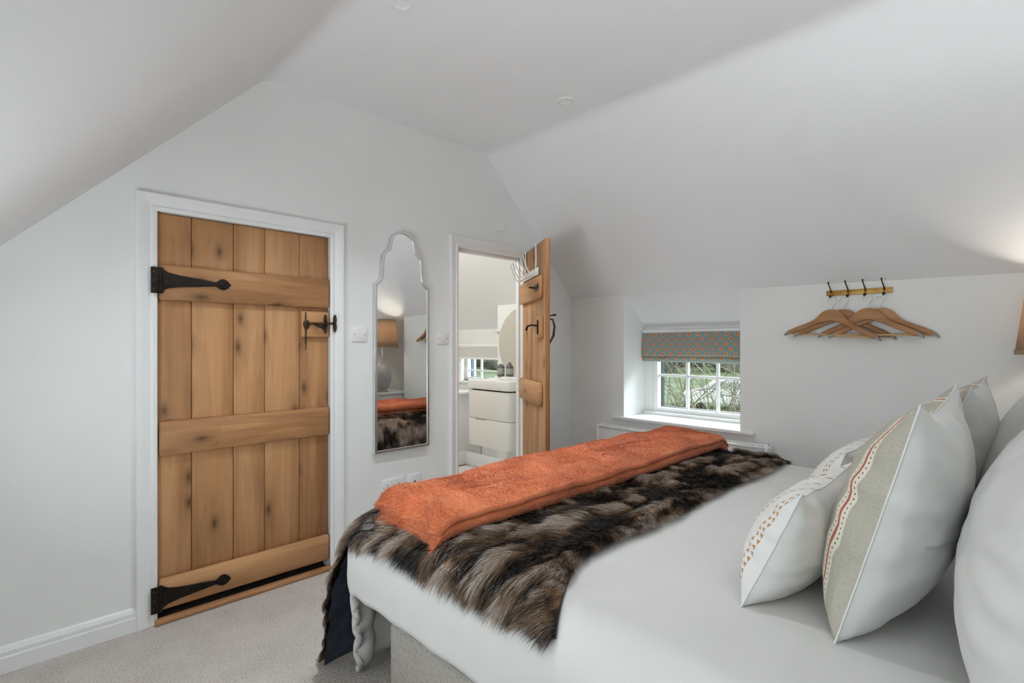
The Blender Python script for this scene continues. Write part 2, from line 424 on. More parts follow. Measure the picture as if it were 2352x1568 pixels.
def ground_mat():
    t = NT('winter_meadow'); b = t.b; b.inputs['Roughness'].default_value = 1.0
    tc = t.n('ShaderNodeTexCoord')
    a = t.n('ShaderNodeTexNoise'); a.inputs['Scale'].default_value = 0.35; a.inputs['Detail'].default_value = 8
    t.l(tc.outputs['Object'], a.inputs['Vector'])
    t.l(t.ramp(a.outputs['Fac'], [(0.32, (0.17, 0.235, 0.13)), (0.55, (0.26, 0.35, 0.20)), (0.72, (0.37, 0.41, 0.30))]), b.inputs['Base Color'])
    return t.m
MAT['meadow'] = ground_mat()
MAT['twig'] = plain('bare_twig_bark', (0.13, 0.105, 0.08), 0.9, noise=0.35, nscale=20)
MAT['moss_twig'] = plain('mossy_twig_bark', (0.17, 0.17, 0.11), 0.9, noise=0.35, nscale=20)
MAT['far_tree'] = plain('far_winter_trees', (0.33, 0.35, 0.31), 1.0, noise=0.3, nscale=1.5)
MAT['van'] = plain('white_vehicle_paint', (0.85, 0.86, 0.88), 0.3, noise=0.01)
MAT['van_glass'] = plain('vehicle_glass', (0.42, 0.46, 0.50), 0.1)
MAT['tyre'] = plain('black_tyre', (0.02, 0.02, 0.02), 0.8)
MAT['guard'] = plain('pale_blue_tree_guard', (0.36, 0.62, 0.70), 0.6, noise=0.05)
MAT['ext_frame'] = plain('dark_green_outer_frame', (0.02, 0.035, 0.04), 0.5, noise=0.1)

# ------------------------------------------------------------------ setting
XB, YA, YH = 3.165, 2.55, -0.42       # window wall, door wall, bed-head wall
FZ = -0.012                            # carpet level
ZC = 2.42                              # flat ceiling
YBATH = 4.45

def knee(Y): return 1.462 + 0.019 * Y   # height where the slope meets the window wall

tag(box('floor', (-1.1, YH, FZ - 0.05), (3.7, YA, FZ), MAT['carpet']), 'beige loop carpet under the bed and doors', 'floor', kind='structure')

# far wall with the two doorways
D1 = (0.432, 1.190, 1.705); D2 = (2.020, 2.640, 1.800)
wo = [(-1.1, FZ - .05), (D1[0], FZ - .05), (D1[0], D1[2]), (D1[1], D1[2]), (D1[1], FZ - .05), (D2[0], FZ - .05), (D2[0], D2[2]),
      (D2[1], D2[2]), (D2[1], FZ - .05), (3.75, FZ - .05), (3.75, 2.6), (-1.1, 2.6)]
tag(plate('wall_far', wo, 0.075, MAT['wall'], M=M_far(YA + 0.0375)), 'off-white gable wall holding both doors and the tall mirror', 'wall', kind='structure')

# window wall: low wall with the window recess, alcove beside the bed head
R0, R1, RX, RZ = 1.238, 2.063, 3.46, 0.612
T = 0.30
wb = [(0.0, FZ - .05), (YA, FZ - .05), (YA, knee(YA) + .02), (R1, knee(R1) + .02), (R1, RZ), (R0, RZ), (R0, knee(R0) + .02), (0.0, knee(0) + .02)]
tag(plate('wall_right', wb, RX - XB, MAT['wall'], M=M_side((XB + RX) / 2)), 'off-white low wall under the sloping ceiling with a window recess', 'wall', kind='structure')
W0, W1, WZ0, WZ1 = 1.262, 2.000, 0.640, 1.190
wc = [(R0 - .2, FZ), (R1 + .2, FZ), (R1 + .2, 1.40), (R0 - .2, 1.40)]
o = plate('recess_back', wc, 0.10, MAT['wall'], M=M_side(RX + 0.05), holes=[[(W0, WZ0), (W1, WZ0), (W1, WZ1), (W0, WZ1)]])
o.name = 'wall_recess'; tag(o, 'white back of the window recess around the small window', 'wall', kind='structure')
# alcove beside the bed head (seen in the mirror) and bed-head wall
AX = 3.46
tag(box('wall_alcove', (AX, YH - .1, FZ), (AX + .1, 0.05, 1.30), MAT['wall']), 'white low wall of the alcove beside the bed head', 'wall', kind='structure')
tag(box('wall_alcove_return', (XB + .02, 0.001, FZ), (AX + .05, 0.08, 1.44), MAT['wall']), 'white return wall closing the alcove near the lamp', 'wall', kind='structure')
tag(box('wall_near', (-1.1, YH - .1, FZ - .05), (AX + .1, YH, 2.6), MAT['wall']), 'off-white gable wall behind the bed head', 'wall', kind='structure')

# ceiling: left slope, soft bend, flat strip, crisper bend, right slope
def bend(p0, p1, p2, r, n=10):
    """rounded corner at p1"""
    p0, p1, p2 = (Vector(p) for p in (p0, p1, p2))
    a = (p0 - p1).normalized(); b = (p2 - p1).normalized(); out = []
    for k in range(n + 1):
        t = k / n; out.append((p1 + a * r) * (1 - t) ** 2 + p1 * 2 * t * (1 - t) + (p1 + b * r) * t ** 2)
    return out
def profile(Y, xl=-0.40):
    zk = knee(Y); L = (xl, ZC - (0.873 - xl) * 1.028)
    pts = [Vector(L)]
    pts += [Vector((L[0] + (0.66 - L[0]) * k / 14, L[1] + (ZC - (0.873 - 0.66) * 1.028 - L[1]) * k / 14)) for k in range(1, 14)]
    pts += bend(L, (0.873, ZC), (2.27, ZC), 0.07)
    pts += bend((0.873, ZC), (2.27, ZC), (XB, zk), 0.05, 6)
    pts += [Vector((XB, zk))]
    return pts
ys = [YH, -0.1, 0.0, 0.30, 0.62, 0.9, R0, 1.6, R1, 2.3, YA + .12]
prof = [profile(y) for y in ys]; npf = len(prof[0])
V = [(p.x, y, p.y) for y, pr in zip(ys, prof) for p in pr]
F = []
for j in range(len(ys) - 1):
    for i in range(npf - 1):
        if ys[j + 1] <= 0.63 and V[j * npf + i + 1][0] < 1 and V[j * npf + i + 1][2] < 2.03: continue      # dormer opening behind the camera
        F.append((j * npf + i, j * npf + i + 1, (j + 1) * npf + i + 1, (j + 1) * npf + i))
F = [f for f in F]
k0 = len(V)
def rect_strip(xa, za, xb, zb, y0, y1):       # extra soffit strip
    k = len(V); V.extend([(xa, y0, za(y0)), (xa, y1, za(y1)), (xb, y1, zb), (xb, y0, zb)]); F.append((k, k + 1, k + 2, k + 3))
rect_strip(XB, knee, RX + .02, 1.262, R0 - .0, R1 + .0)
rect_strip(XB, knee, AX + .02, 1.15, YH, 0.0)
tag(mesh('ceiling', V, F, MAT['ceil'], smooth=True, angle=14), 'white vaulted ceiling with two sloping sides and a flat middle', 'ceiling', kind='structure')

# dormer behind the camera, its window added to let in fill light
dz = 2.05
lw = (0.80, 1.74, 0.38, 1.02)  # low window out of view, added for fill light
lh = [(lw[0], lw[2]), (lw[1], lw[2]), (lw[1], lw[3]), (lw[0], lw[3])]
tag(plate('wall_left', [(0.69, FZ), (YA, FZ), (YA, 1.3), (0.69, 1.3)], .10, MAT['wall'], M=M_side(-0.45), holes=[lh]), 'white low wall under the left slope with an added window', 'wall', kind='structure')
wl_ = thing('added_low_window', 'small white window added for fill light under the left slope', 'window', kind='structure')
plate('frame', lh, .05, MAT['trim'], wl_, holes=[[(lw[0] + .04, lw[2] + .04), (lw[1] - .04, lw[2] + .04), (lw[1] - .04, lw[3] - .04), (lw[0] + .04, lw[3] - .04)]], M=M_side(-0.45))
box('glazing_bar', (-0.46, 1.26, lw[2] + .04), (-0.44, 1.28, lw[3] - .04), MAT['trim'], wl_)
for y0, y1 in ((lw[0] + .04, 1.26), (1.28, lw[1] - .04)): box('pane', (-0.452, y0, lw[2] + .04), (-0.448, y1, lw[3] - .04), MAT['glass'], wl_)
tag(plate('wall_dormer', [(-1.1, FZ), (-0.40, FZ), (-0.40, 1.11), (0.51, dz), (-1.1, dz)], .06, MAT['wall'], M=M_far(0.66)), 'white dormer cheek beside the left slope', 'wall', kind='structure')
tag(box('ceiling_dormer', (-1.1, YH, dz - .02), (0.53, 0.70, dz + .05), MAT['ceil']), 'white flat dormer ceiling', 'ceiling', kind='structure')
wd = [(YH, FZ), (0.70, FZ), (0.70, dz), (YH, dz)]
dh = [(YH + .08, 0.72), (0.60, 0.72), (0.60, 1.88), (YH + .08, 1.88)]
tag(plate('wall_dormer_front', wd, 0.1, MAT['wall'], M=M_side(-0.87), holes=[dh]), 'white dormer front wall with an added window', 'wall', kind='structure')
wn = thing('added_dormer_window', 'white framed dormer window added for fill light behind the camera', 'window', kind='structure')
ring = [(YH + .08, 0.72), (0.60, 0.72), (0.60, 1.88), (YH + .08, 1.88)]
inn = [(YH + .12, 0.76), (0.56, 0.76), (0.56, 1.84), (YH + .12, 1.84)]
plate('frame', ring, 0.05, MAT['trim'], wn, holes=[inn], M=M_side(-0.87))
box('glazing_bar', (-0.88, 0.08, 0.76), (-0.86, 0.10, 1.84), MAT['trim'], wn)
for y0, y1 in ((YH + .12, 0.08), (0.10, 0.56)): box('pane', (-0.872, y0, 0.76), (-0.868, y1, 1.84), MAT['glass'], wn)

# closed box added behind the plank door to keep the gap dark
hb = thing('trim_gap_box', 'dark box added behind the plank door to darken the gap under it', 'hall', kind='structure')
box('gap_box_floor', (0.3, YA - .002, FZ - .06), (1.32, YA + .5, FZ - .01), MAT['dark_gap'], hb)
box('gap_box_back', (0.3, YA + .5, FZ - .06), (1.32, YA + .54, 1.8), MAT['dark_gap'], hb)
box('gap_box_side', (0.26, YA + .074, FZ - .06), (0.30, YA + .54, 1.8), MAT['dark_gap'], hb)
box('gap_box_side', (1.32, YA + .074, FZ - .06), (1.36, YA + .54, 1.8), MAT['dark_gap'], hb)
box('gap_box_top', (0.26, YA + .074, 1.8), (1.36, YA + .54, 1.84), MAT['dark_gap'], hb)

# bathroom shell
BX = 3.37; BY0 = YA + 0.074; BR = 3.406
tag(box('floor_bathroom', (1.4, YA, FZ - .06), (3.8, YBATH + .1, FZ - .01), plain('white_floor_tile', (0.80, 0.79, 0.77), 0.25, noise=0.02, nscale=3)), 'pale bathroom floor beyond the open door', 'floor', kind='structure')
tag(box('wall_bathroom_left', (1.4, BY0, FZ), (1.5, YBATH, 2.5), plain('beige_mirror_backdrop', (0.60, 0.565, 0.50), 0.8, noise=0.02)), 'beige bathroom wall out of sight of the door', 'wall', kind='structure')  # beige meant to tint the round mirror's reflection
tag(box('wall_bathroom_far', (1.4, YBATH, FZ), (3.8, YBATH + .1, 2.5), plain('beige_mirror_backdrop', (0.60, 0.565, 0.50), 0.8, noise=0.02)), 'unseen bathroom end wall, beige for the round mirror to reflect', 'wall', kind='structure')  # beige put in for the round mirror to reflect
tag(plate('wall_bathroom_right', [(BY0, FZ), (BR, FZ), (BR, 1.52), (BY0, 1.52)], BX - XB, MAT['wall'], M=M_side((BX + XB) / 2)), 'pale bathroom wall behind the washstand', 'wall', kind='structure')
bwin = (3.60, 4.19, 0.775, 1.13)
hole = [(bwin[0], bwin[2]), (bwin[1], bwin[2]), (bwin[1], bwin[3]), (bwin[0], bwin[3])]
tag(plate('wall_bathroom_window', [(BR - .05, FZ), (YBATH, FZ), (YBATH, 1.36), (BR - .05, 1.36)], 0.14, MAT['wall'], M=M_side(BX + .07), holes=[hole]), 'white bathroom wall around its small window', 'wall', kind='structure')
V = []; F = []
bp = [(1.4, ZC), (2.27, ZC), (XB, 1.505), (BX + .1, 1.20)]
for y in (YA + .06, YBATH + .05): V += [(x, y, z) for x, z in bp]
for i in range(3): F.append((i, i + 1, 5 + i, 4 + i))
tag(mesh('ceiling_bathroom', V, F, MAT['ceil']), 'white sloping bathroom ceiling', 'ceiling', kind='structure')
area_light('bathroom_fill', (2.0, 3.4, 2.38), (0.1, 0, -1), 0.35, 0.35, 11, (1.0, 0.985, 0.95))  # added area fill for the bathroom, no fitting there
# low boxing and skirting of the bathroom
bxg = thing('trim_bathroom_boxing', 'low white boxed ledge under the bathroom window', 'ledge', kind='structure')
box('boxing', (1.6, 3.86, FZ), (3.36, YBATH, 0.66), MAT['trim'], bxg, 0.004)
box('ledge_top', (1.6, 3.83, 0.66), (3.36, YBATH, 0.69), MAT['white_gloss'], bxg, 0.004)
box('skirting', (1.6, 3.84, FZ), (XB - .001, 3.86, 0.11), MAT['trim'], bxg, 0.003)
box('skirting', (XB - .016, BY0, FZ), (XB - .0005, 3.84, 0.11), MAT['trim'], bxg, 0.003)

# ------------------------------------------------------------------ joinery
def architrave(parent, x0, x1, z1, w, Y, z0=FZ):
    prof_ = [(0, 0), (0, .012), (.012, .016), (.016, .016), (.022, .012), (.40 * w, .013), (.62 * w, .019), (.86 * w, .022), (w - .004, .022), (w, .018), (w, 0)]
    rows = [[(x0 - a, Y - d, z0) for a, d in prof_], [(x0 - a, Y - d, z1 + a) for a, d in prof_],
            [(x1 + a, Y - d, z1 + a) for a, d in prof_], [(x1 + a, Y - d, z0) for a, d in prof_]]
    n = len(prof_)
    for nm, r0, r1 in (('upright', 0, 1), ('head', 1, 2), ('upright', 2, 3)):
        V = rows[r0] + rows[r1]; F = [(i, i + 1, n + i + 1, n + i) for i in range(n - 1)]
        mesh(nm, V, F, MAT['trim'], parent, True, 25)
a1 = thing('trim_1', 'white moulded architrave framing the closed plank door', 'door frame', kind='structure')
architrave(a1, D1[0], D1[1] - 0.012, D1[2] - 0.003, 0.072, YA)
box('door_lining', (D1[0] - .01, YA, FZ), (D1[0] + .003, YA + .074, D1[2]), MAT['trim'], a1)
box('door_lining', (D1[1] - .012, YA - .002, FZ), (D1[1] + .01, YA + .074, D1[2]), MAT['trim'], a1)
box('door_lining', (D1[0], YA - .002, D1[2] - .003), (D1[1], YA + .074, D1[2] + .01), MAT['trim'], a1)
a2 = thing('trim_2', 'white moulded architrave framing the bathroom doorway', 'door frame', kind='structure')
architrave(a2, D2[0], D2[1], D2[2] - .03, 0.066, YA)
box('door_lining', (D2[0] - .01, YA, FZ), (D2[0] + .012, YA + .078, D2[2]), MAT['trim'], a2, .002)
box('door_lining', (D2[1] - .012, YA, FZ), (D2[1] + .01, YA + .078, D2[2]), MAT['trim'], a2, .002)
box('door_lining', (D2[0], YA, D2[2] - .03), (D2[1], YA + .078, D2[2] + .01), MAT['trim'], a2, .002)
box('door_stop', (D2[0] + .012, YA + .045, FZ), (D2[0] + .026, YA + .074, D2[2] - .03), MAT['trim'], a2, .002)
box('door_stop', (D2[1] - .020, YA + .045, FZ), (D2[1] - .012, YA + .074, D2[2] - .03), MAT['trim'], a2, .002)
box('door_stop', (D2[0] + .012, YA + .045, D2[2] - .05), (D2[1] - .012, YA + .074, D2[2] - .03), MAT['trim'], a2, .002)
tag(box('trim_3', (D1[0] - .010, YA - .040, FZ), (D1[1] - .014, YA - .004, 0.010), MAT['oak_h'], None, .006), 'oak threshold strip under the closed plank door', 'threshold', kind='structure')

def baseboard(name, x0, x1, label):
    prof_ = [(0, FZ), (.017, FZ), (.017, .042), (.0145, .047), (.0145, .062), (.008, .076), (.004, .080), (0, .081)]
    V = [(x0, YA - d, z) for d, z in prof_] + [(x1, YA - d, z) for d, z in prof_]; n = len(prof_)
    F = [(i + 1, i, n + i, n + i + 1) for i in range(n - 1)]
    return tag(mesh(name, V, F, MAT['trim'], None, True, 20), label, 'skirting', kind='structure')
baseboard('baseboard_left', -0.36, D1[0] - .072, 'white moulded skirting left of the plank door')
baseboard('baseboard_middle', D1[1] + .06, D2[0] - .066, 'white moulded skirting below the tall mirror')
baseboard('baseboard_far', D2[1] + .066, XB, 'white moulded skirting behind the open door')

# ------------------------------------------------------------------ closed plank door
door = thing('door_1', 'closed oak plank door with three ledges and black strap hinges', 'door', (0.435, YA + .012, 0), kind='structure')
def lx(x): return x - 0.435
pl = [0.437, 0.561, 0.727, 0.863, 1.028, 1.176]
for a, b in zip(pl[:-1], pl[1:]):
    box('plank', (lx(a) + .0012, .0, 0.042), (lx(b) - .0012, .026, 1.699), MAT['oak_v'], door, .0025, 1)
for z0, z1 in ((1.334, 1.481), (0.681, 0.825), (0.038, 0.167)):
    bm_lo = (lx(.440), -.026, z0); bm_hi = (lx(1.172), .0, z1)
    box('ledge', bm_lo, bm_hi, MAT['oak_h'], door, .007, 1)
box('latch_block', (lx(1.032), -.022, 1.184), (lx(1.172), .0, 1.315), MAT['oak_h'], door, .006, 1)
def strap_hinge(zc, parent, up=1):
    """one tapering strap with a spear end, its fixing plate and knuckle"""
    st = [(lx(.449), .050), (lx(.47), .036), (lx(.51), .027), (lx(.60), .016), (lx(.648), .010), (lx(.656), .016), (lx(.668), .025), (lx(.682), .026), (lx(.695), .018), (lx(.709), 0)]
    out = [(x, zc + z) for x, z in st] + [(x, zc - z * .85) for x, z in reversed(st[:-1])]
    hi = plate('hinge', out, .004, MAT['iron'], parent, M=M_far(-.029), bevel=.001)
    plate('hinge_plate', [(lx(.408), zc - .054), (lx(.436), zc - .054), (lx(.436), zc + .054), (lx(.408), zc + .054)], .004, MAT['iron'], hi, M=M_far(-.036), bevel=.001)
    tube('knuckle', [(lx(.442), -.034, zc - .054), (lx(.442), -.034, zc + .054)], .008, MAT['iron'], hi, 10)
    for dx, dz_ in ((.470, .006), (.54, .002), (.682, 0)):
        lathe('rivet', [(0, .003), (.003, .0025), (.005, 0)], MAT['iron'], hi, seg=10).matrix_local = Matrix.Translation((lx(dx), -.031, zc + dz_)) @ Matrix.Rotation(math.pi / 2, 4, 'X')
    for dz_ in (-.036, 0, .036):
        lathe('screw', [(0, .002), (.003, .0015), (.0042, 0)], MAT['bronze'], hi, seg=8).matrix_local = Matrix.Translation((lx(.418), -.038, zc + dz_)) @ Matrix.Rotation(math.pi / 2, 4, 'X')
    return hi
strap_hinge(1.413, door); strap_hinge(0.092, door)
# thumb latch
la = plate('latch', [(lx(1.052) + math.cos(g) * .016 * (1 if math.sin(g) > 0 else .9), 1.250 + math.sin(g) * (.020 if math.sin(g) > 0 else .030)) for g in np.linspace(0, 2 * math.pi, 20, endpoint=False)], .006, MAT['bronze'], door, M=M_far(-.026), bevel=.001)
box('latch_back_bar', (lx(1.046), -.026, 1.150), (lx(1.053), -.022, 1.308), MAT['bronze'], la, .001)
tube('latch_bar', [(lx(1.056), -.032, 1.252), (lx(1.11), -.032, 1.253), (lx(1.195), -.032, 1.256)], .006, MAT['bronze'], la, 8)
tube('latch_lever', [(lx(1.095), -.034, 1.246), (lx(1.11), -.045, 1.238), (lx(1.122), -.052, 1.236), (lx(1.130), -.05, 1.222)], [.006, .007, .006, .004], MAT['iron'], la, 8)
def spear(xc, zc, hh, hw):
    return [(xc + hw * math.sin(g) * (0.6 + 0.4 * abs(math.cos(g)) ** .4), zc + hh * math.cos(g)) for g in np.linspace(0, 2 * math.pi, 20, endpoint=False)]
plate('latch_keeper', spear(lx(1.150), 1.252, .049, .012), .006, MAT['bronze'], la, M=M_far(-.026), bevel=.001)
plate('catch_plate', spear(lx(1.196), 1.256, .046, .012), .006, MAT['bronze'], la, M=M_far(-.036), bevel=.001)
tube('keeper_staple', [(lx(1.150), -.026, 1.266), (lx(1.150), -.042, 1.266), (lx(1.150), -.042, 1.240), (lx(1.150), -.026, 1.240)], .004, MAT['iron'], la, 8)
tube('catch_hook', [(lx(1.196), -.036, 1.262), (lx(1.188), -.050, 1.258), (lx(1.184), -.052, 1.240)], .005, MAT['iron'], la, 8)
tube('key_pin', [(lx(1.050), -.026, 1.182), (lx(1.0495), -.026, 1.150), (lx(1.049), -.025, 1.120)], [.003, .0022, .0016], MAT['iron'], la, 6)

# ------------------------------------------------------------------ open plank door
leaf = thing('door_2', 'open oak plank door of the bathroom with hooks hung over its top', 'door', (2.628, YA - .004, 0), math.atan2(-.835, -.543), kind='structure')
LW = 0.615
pw = [0.0, 0.148, 0.300, 0.455, LW]
for a, b in zip(pw[:-1], pw[1:]):
    box('plank', (a + .0012, -.012, 0.02), (b - .0012, .014, 1.786), MAT['oak_v'], leaf, .002, 1)
box('edge_strip', (LW, -.012, 0.02), (LW + .004, .016, 1.786), MAT['oak_edge'], leaf, .001, 1)
for z0, z1 in ((1.430, 1.570), (0.768, 0.912), (0.10, 0.24)):
    box('ledge', (0.012, -.040, z0), (0.562, -.012, z1), MAT['oak_h'], leaf, .008, 1)
box('latch_block', (0.445, -.036, 1.186), (0.575, -.012, 1.322), MAT['oak_h'], leaf, .006, 1)
lt = plate('latch', spear(0.535, 1.255, .045, .013), .006, MAT['iron'], leaf, M=M_far(-.040), bevel=.001)
tube('lever', [(0.535, -.040, 1.262), (0.50, -.07, 1.268), (0.46, -.085, 1.262), (0.435, -.088, 1.240)], [.006, .006, .007, .008], MAT['iron'], lt, 8)
tube('grip', [(0.560, .014, 1.305), (0.560, .05, 1.300), (0.560, .062, 1.26), (0.560, .055, 1.20), (0.560, .030, 1.155), (0.560, .014, 1.140)], [.006, .006, .007, .0075, .006, .005], MAT['bronze'], lt, 8)
tube('thumb_press', [(0.560, .014, 1.318), (0.560, .045, 1.326), (0.560, .07, 1.330)], [.004, .004, .007], MAT['iron'], lt, 8)
bt = plate('bolt', [(0.46, 1.478), (0.56, 1.478), (0.56, 1.520), (0.46, 1.520)], .004, MAT['bronze'], leaf, M=M_far(-.042), bevel=.001)
tube('bolt_rod', [(0.44, -.050, 1.500), (0.575, -.050, 1.500)], .006, MAT['iron'], bt, 8)
tube('bolt_knob', [(0.500, -.050, 1.500), (0.500, -.085, 1.500)], [.004, .006], MAT['iron'], bt, 8)
for zc in (1.50, 0.17):
    box('hinge', (-.004, -.014, zc - .045), (0.02, .018, zc + .045), MAT['iron'], leaf, .001, 1)

# over-door hook rack on the open door
rk = thing('hook_rack', 'white over-door rack with curved wire hooks on the open oak door', 'hook rack', leaf.location, leaf.rotation_euler.z)
for x in (0.12, 0.405):
    tube('strap', [(x, .022, 1.74), (x, .022, 1.792), (x, -.018, 1.792), (x, -.016, 1.70), (x, -.018, 1.625)], .0055, MAT['white_wire'], rk, 6)
box('rail', (0.03, -.024, 1.585), (0.475, -.016, 1.632), MAT['white_wire'], rk, .002)
for k in range(6):
    x = 0.055 + .078 * k
    tube('hook', [(x, -.024, 1.628), (x, -.030, 1.596), (x, -.052, 1.588), (x, -.075, 1.605), (x, -.098, 1.655), (x, -.112, 1.71)], [.005, .005, .005, .0045, .004, .004], MAT['white_wire'], rk, 6)

# ------------------------------------------------------------------ tall mirror
mc = 1.6045
def arch(inset):
    h = [(.180, .543), (.180, 1.482), (.172, 1.487), (.150, 1.505), (.139, 1.535), (.136, 1.60), (.130, 1.645), (.112, 1.672), (.090, 1.688),
         (.084, 1.715), (.078, 1.748), (.058, 1.777), (.030, 1.792), (0, 1.797)]
    out = []
    pts = [(mc + x, z) for x, z in h] + [(mc - x, z) for x, z in reversed(h[:-1])]
    n = len(pts)
    for i in range(n):
        p = Vector(pts[i]); a = (p - Vector(pts[i - 1])).normalized(); b = (Vector(pts[(i + 1) % n]) - p).normalized()
        na = Vector((-a.y, a.x)); nb = Vector((-b.y, b.x)); m = (na + nb); m = m / max(m.dot(na), .45)
        out.append(tuple(p + m * inset))
    return out
mir = thing('wall_mirror', 'tall narrow mirror with a scalloped arch top in a thin silver frame', 'mirror', (mc, YA - .003, 0.543), math.radians(-.5))
def at(o): o.location = -Vector((mc, YA, 0.543)); return o
at(plate('frame', arch(0), .026, MAT['silver_frame'], mir, holes=[arch(.015)], M=M_far(YA - .0135), bevel=.002))
at(plate('glass', arch(.013), .004, MAT['mirror'], mir, M=M_far(YA - .018)))
at(plate('backing', arch(.010), .004, MAT['dark_gap'], mir, M=M_far(YA - .006)))

# ------------------------------------------------------------------ electrical plates on the far wall
def wall_plate(name, x0, x1, z0, z1, label, cat, screws=True):
    t = thing(name, label, cat, ((x0 + x1) / 2, YA, (z0 + z1) / 2))
    hw, hz = (x1 - x0) / 2, (z1 - z0) / 2
    box('face', (-hw, -.008, -hz), (hw, 0, hz), MAT['plate'], t, .002)
    if screws:
        for s in (-1, 1):
            lathe('screw', [(0, .001), (.0022, .0008), (.003, 0)], MAT['bronze'], t, seg=8).matrix_local = Matrix.Translation((s * .030, -.008, 0)) @ Matrix.Rotation(math.pi / 2, 4, 'X')
    return t
wall_plate('blank_plate', 1.302, 1.388, 1.163, 1.240, 'white square wall plate with two screws between closed door and mirror', 'wall plate')
sw = wall_plate('light_switch', 1.865, 1.943, 1.150, 1.222, 'white switch plate between the mirror and the bathroom doorway', 'switch')
box('rocker', (-.010, -.011, -.016), (.010, -.007, .016), MAT['plate'], sw, .002)
wall_plate('sensor_plate', 2.362, 2.440, 1.925, 1.995, 'small white plate high above the bathroom doorway', 'wall plate', False)
so = wall_plate('double_socket', 1.480, 1.625, 0.298, 0.386, 'white double power socket low on the wall below the mirror', 'socket', False)
for cx_ in (-.038, .036):
    for dx, dz_, w_, h_ in ((0, .010, .0022, .004), (-.011, -.010, .0032, .0024), (.011, -.010, .0032, .0024)):
        box('pin_hole', (cx_ + dx - w_, -.0088, dz_ - h_), (cx_ + dx + w_, -.0075, dz_ + h_), MAT['black_hole'], so)
    box('rocker', (cx_ * .45 - .005, -.0105, .018), (cx_ * .45 + .005, -.0075, .034), MAT['plate'], so, .001)
for s in (-.062, .060):
    lathe('screw', [(0, .001), (.0022, .0008), (.003, 0)], MAT['bronze'], so, seg=8).matrix_local = Matrix.Translation((s, -.008, 0)) @ Matrix.Rotation(math.pi / 2, 4, 'X')
ae = wall_plate('aerial_socket', 1.655, 1.738, 0.298, 0.386, 'white single socket plate half hidden by the orange blanket', 'socket', False)
lathe('aerial_hole', [(0, .002), (.005, .002), (.006, 0)], MAT['black_hole'], ae, seg=12).matrix_local = Matrix.Translation((0.0, -.008, 0)) @ Matrix.Rotation(math.pi / 2, 4, 'X')

# ------------------------------------------------------------------ downlights
def downlight(x, y, label, watts):
    t = thing('downlight', label, 'downlight', (x, y, ZC), group='recessed ceiling spots')
    lathe('bezel', [(.044, 0), (.043, -.004), (.036, -.006), (.026, -.003), (.023, .006), (.022, .03)], MAT['white_gloss'], t)
    lathe('reflector', [(.023, .004), (.020, .016), (.012, .026), (.0, .03)], MAT['chrome'], t)
    lathe('bulb_face', [(0, .006), (.012, .007), (.0185, .011)], MAT['lens'], t)
    d = bpy.data.lights.new('spot_light', 'AREA'); d.shape = 'DISK'; d.size = .075; d.energy = watts; d.color = (.92, .98, 1.04); d.spread = math.radians(105)
    l = bpy.data.objects.new('spot_light', d); COL.objects.link(l); l.parent = t; l.location = (0, 0, -.008)
    return t
downlight(1.041, 1.644, 'small recessed ceiling spotlight nearer the plank door, cut by the top edge', 4.4)
downlight(2.068, 1.704, 'small recessed ceiling spotlight towards the sloping window side', 1.6)

# ------------------------------------------------------------------ bedroom window
wn = thing('window_1', 'small six-pane white window over the deep sill', 'window', (RX, (W0 + W1) / 2, WZ0), kind='structure')
def wchild(o): o.location = -Vector((RX, (W0 + W1) / 2, WZ0)); return o
G0, G1, GZ0, GZ1 = 1.295, 1.966, 0.676, 1.156
wchild(plate('frame', [(W0, WZ0), (W1, WZ0), (W1, WZ1), (W0, WZ1)], .06, MAT['trim'], wn, holes=[[(G0, GZ0), (G1, GZ0), (G1, GZ1), (G0, GZ1)]], M=M_side(RX + .035), bevel=.003))
wchild(plate('outer_frame', [(G0 - .02, GZ0 - .02), (G1 + .02, GZ0 - .02), (G1 + .02, GZ1 + .02), (G0 - .02, GZ1 + .02)], .035, MAT['ext_frame'], wn, holes=[[(G0 + .004, GZ0 + .004), (G1 - .006, GZ0 + .004), (G1 - .006, GZ1 - .004), (G0 + .004, GZ1 - .004)]], M=M_side(RX + .085)))
for y in (1.517, 1.739): wchild(box('glazing_bar', (RX + .022, y - .0095, GZ0), (RX + .050, y + .0095, GZ1), MAT['trim'], wn, .003))
ybs = [G0, 1.517 - .0095, 1.517 + .0095, 1.739 - .0095, 1.739 + .0095, G1]
for k in range(3):
    wchild(box('cross_bar', (RX + .024, ybs[2 * k], .916 - .009), (RX + .048, ybs[2 * k + 1], .916 + .009), MAT['trim'], wn, .003))
    for za, zb in ((GZ0, .907), (.925, GZ1)):
        wchild(box('pane', (RX + .034, ybs[2 * k], za), (RX + .038, ybs[2 * k + 1], zb), MAT['glass'], wn))
wchild(box('sill', (XB - .032, 1.149, RZ - .006), (XB + .02, 2.149, RZ + .014), MAT['trim'], wn, .005))
wchild(box('inner_sill', (XB + .015, R0 - .0, RZ - .004), (RX + .01, R1 + .0, RZ + .012), MAT['trim'], wn))
wchild(box('sill_bead', (RX - .035, R0, RZ + .010), (RX + .01, R1, RZ + .034), MAT['trim'], wn, .004))

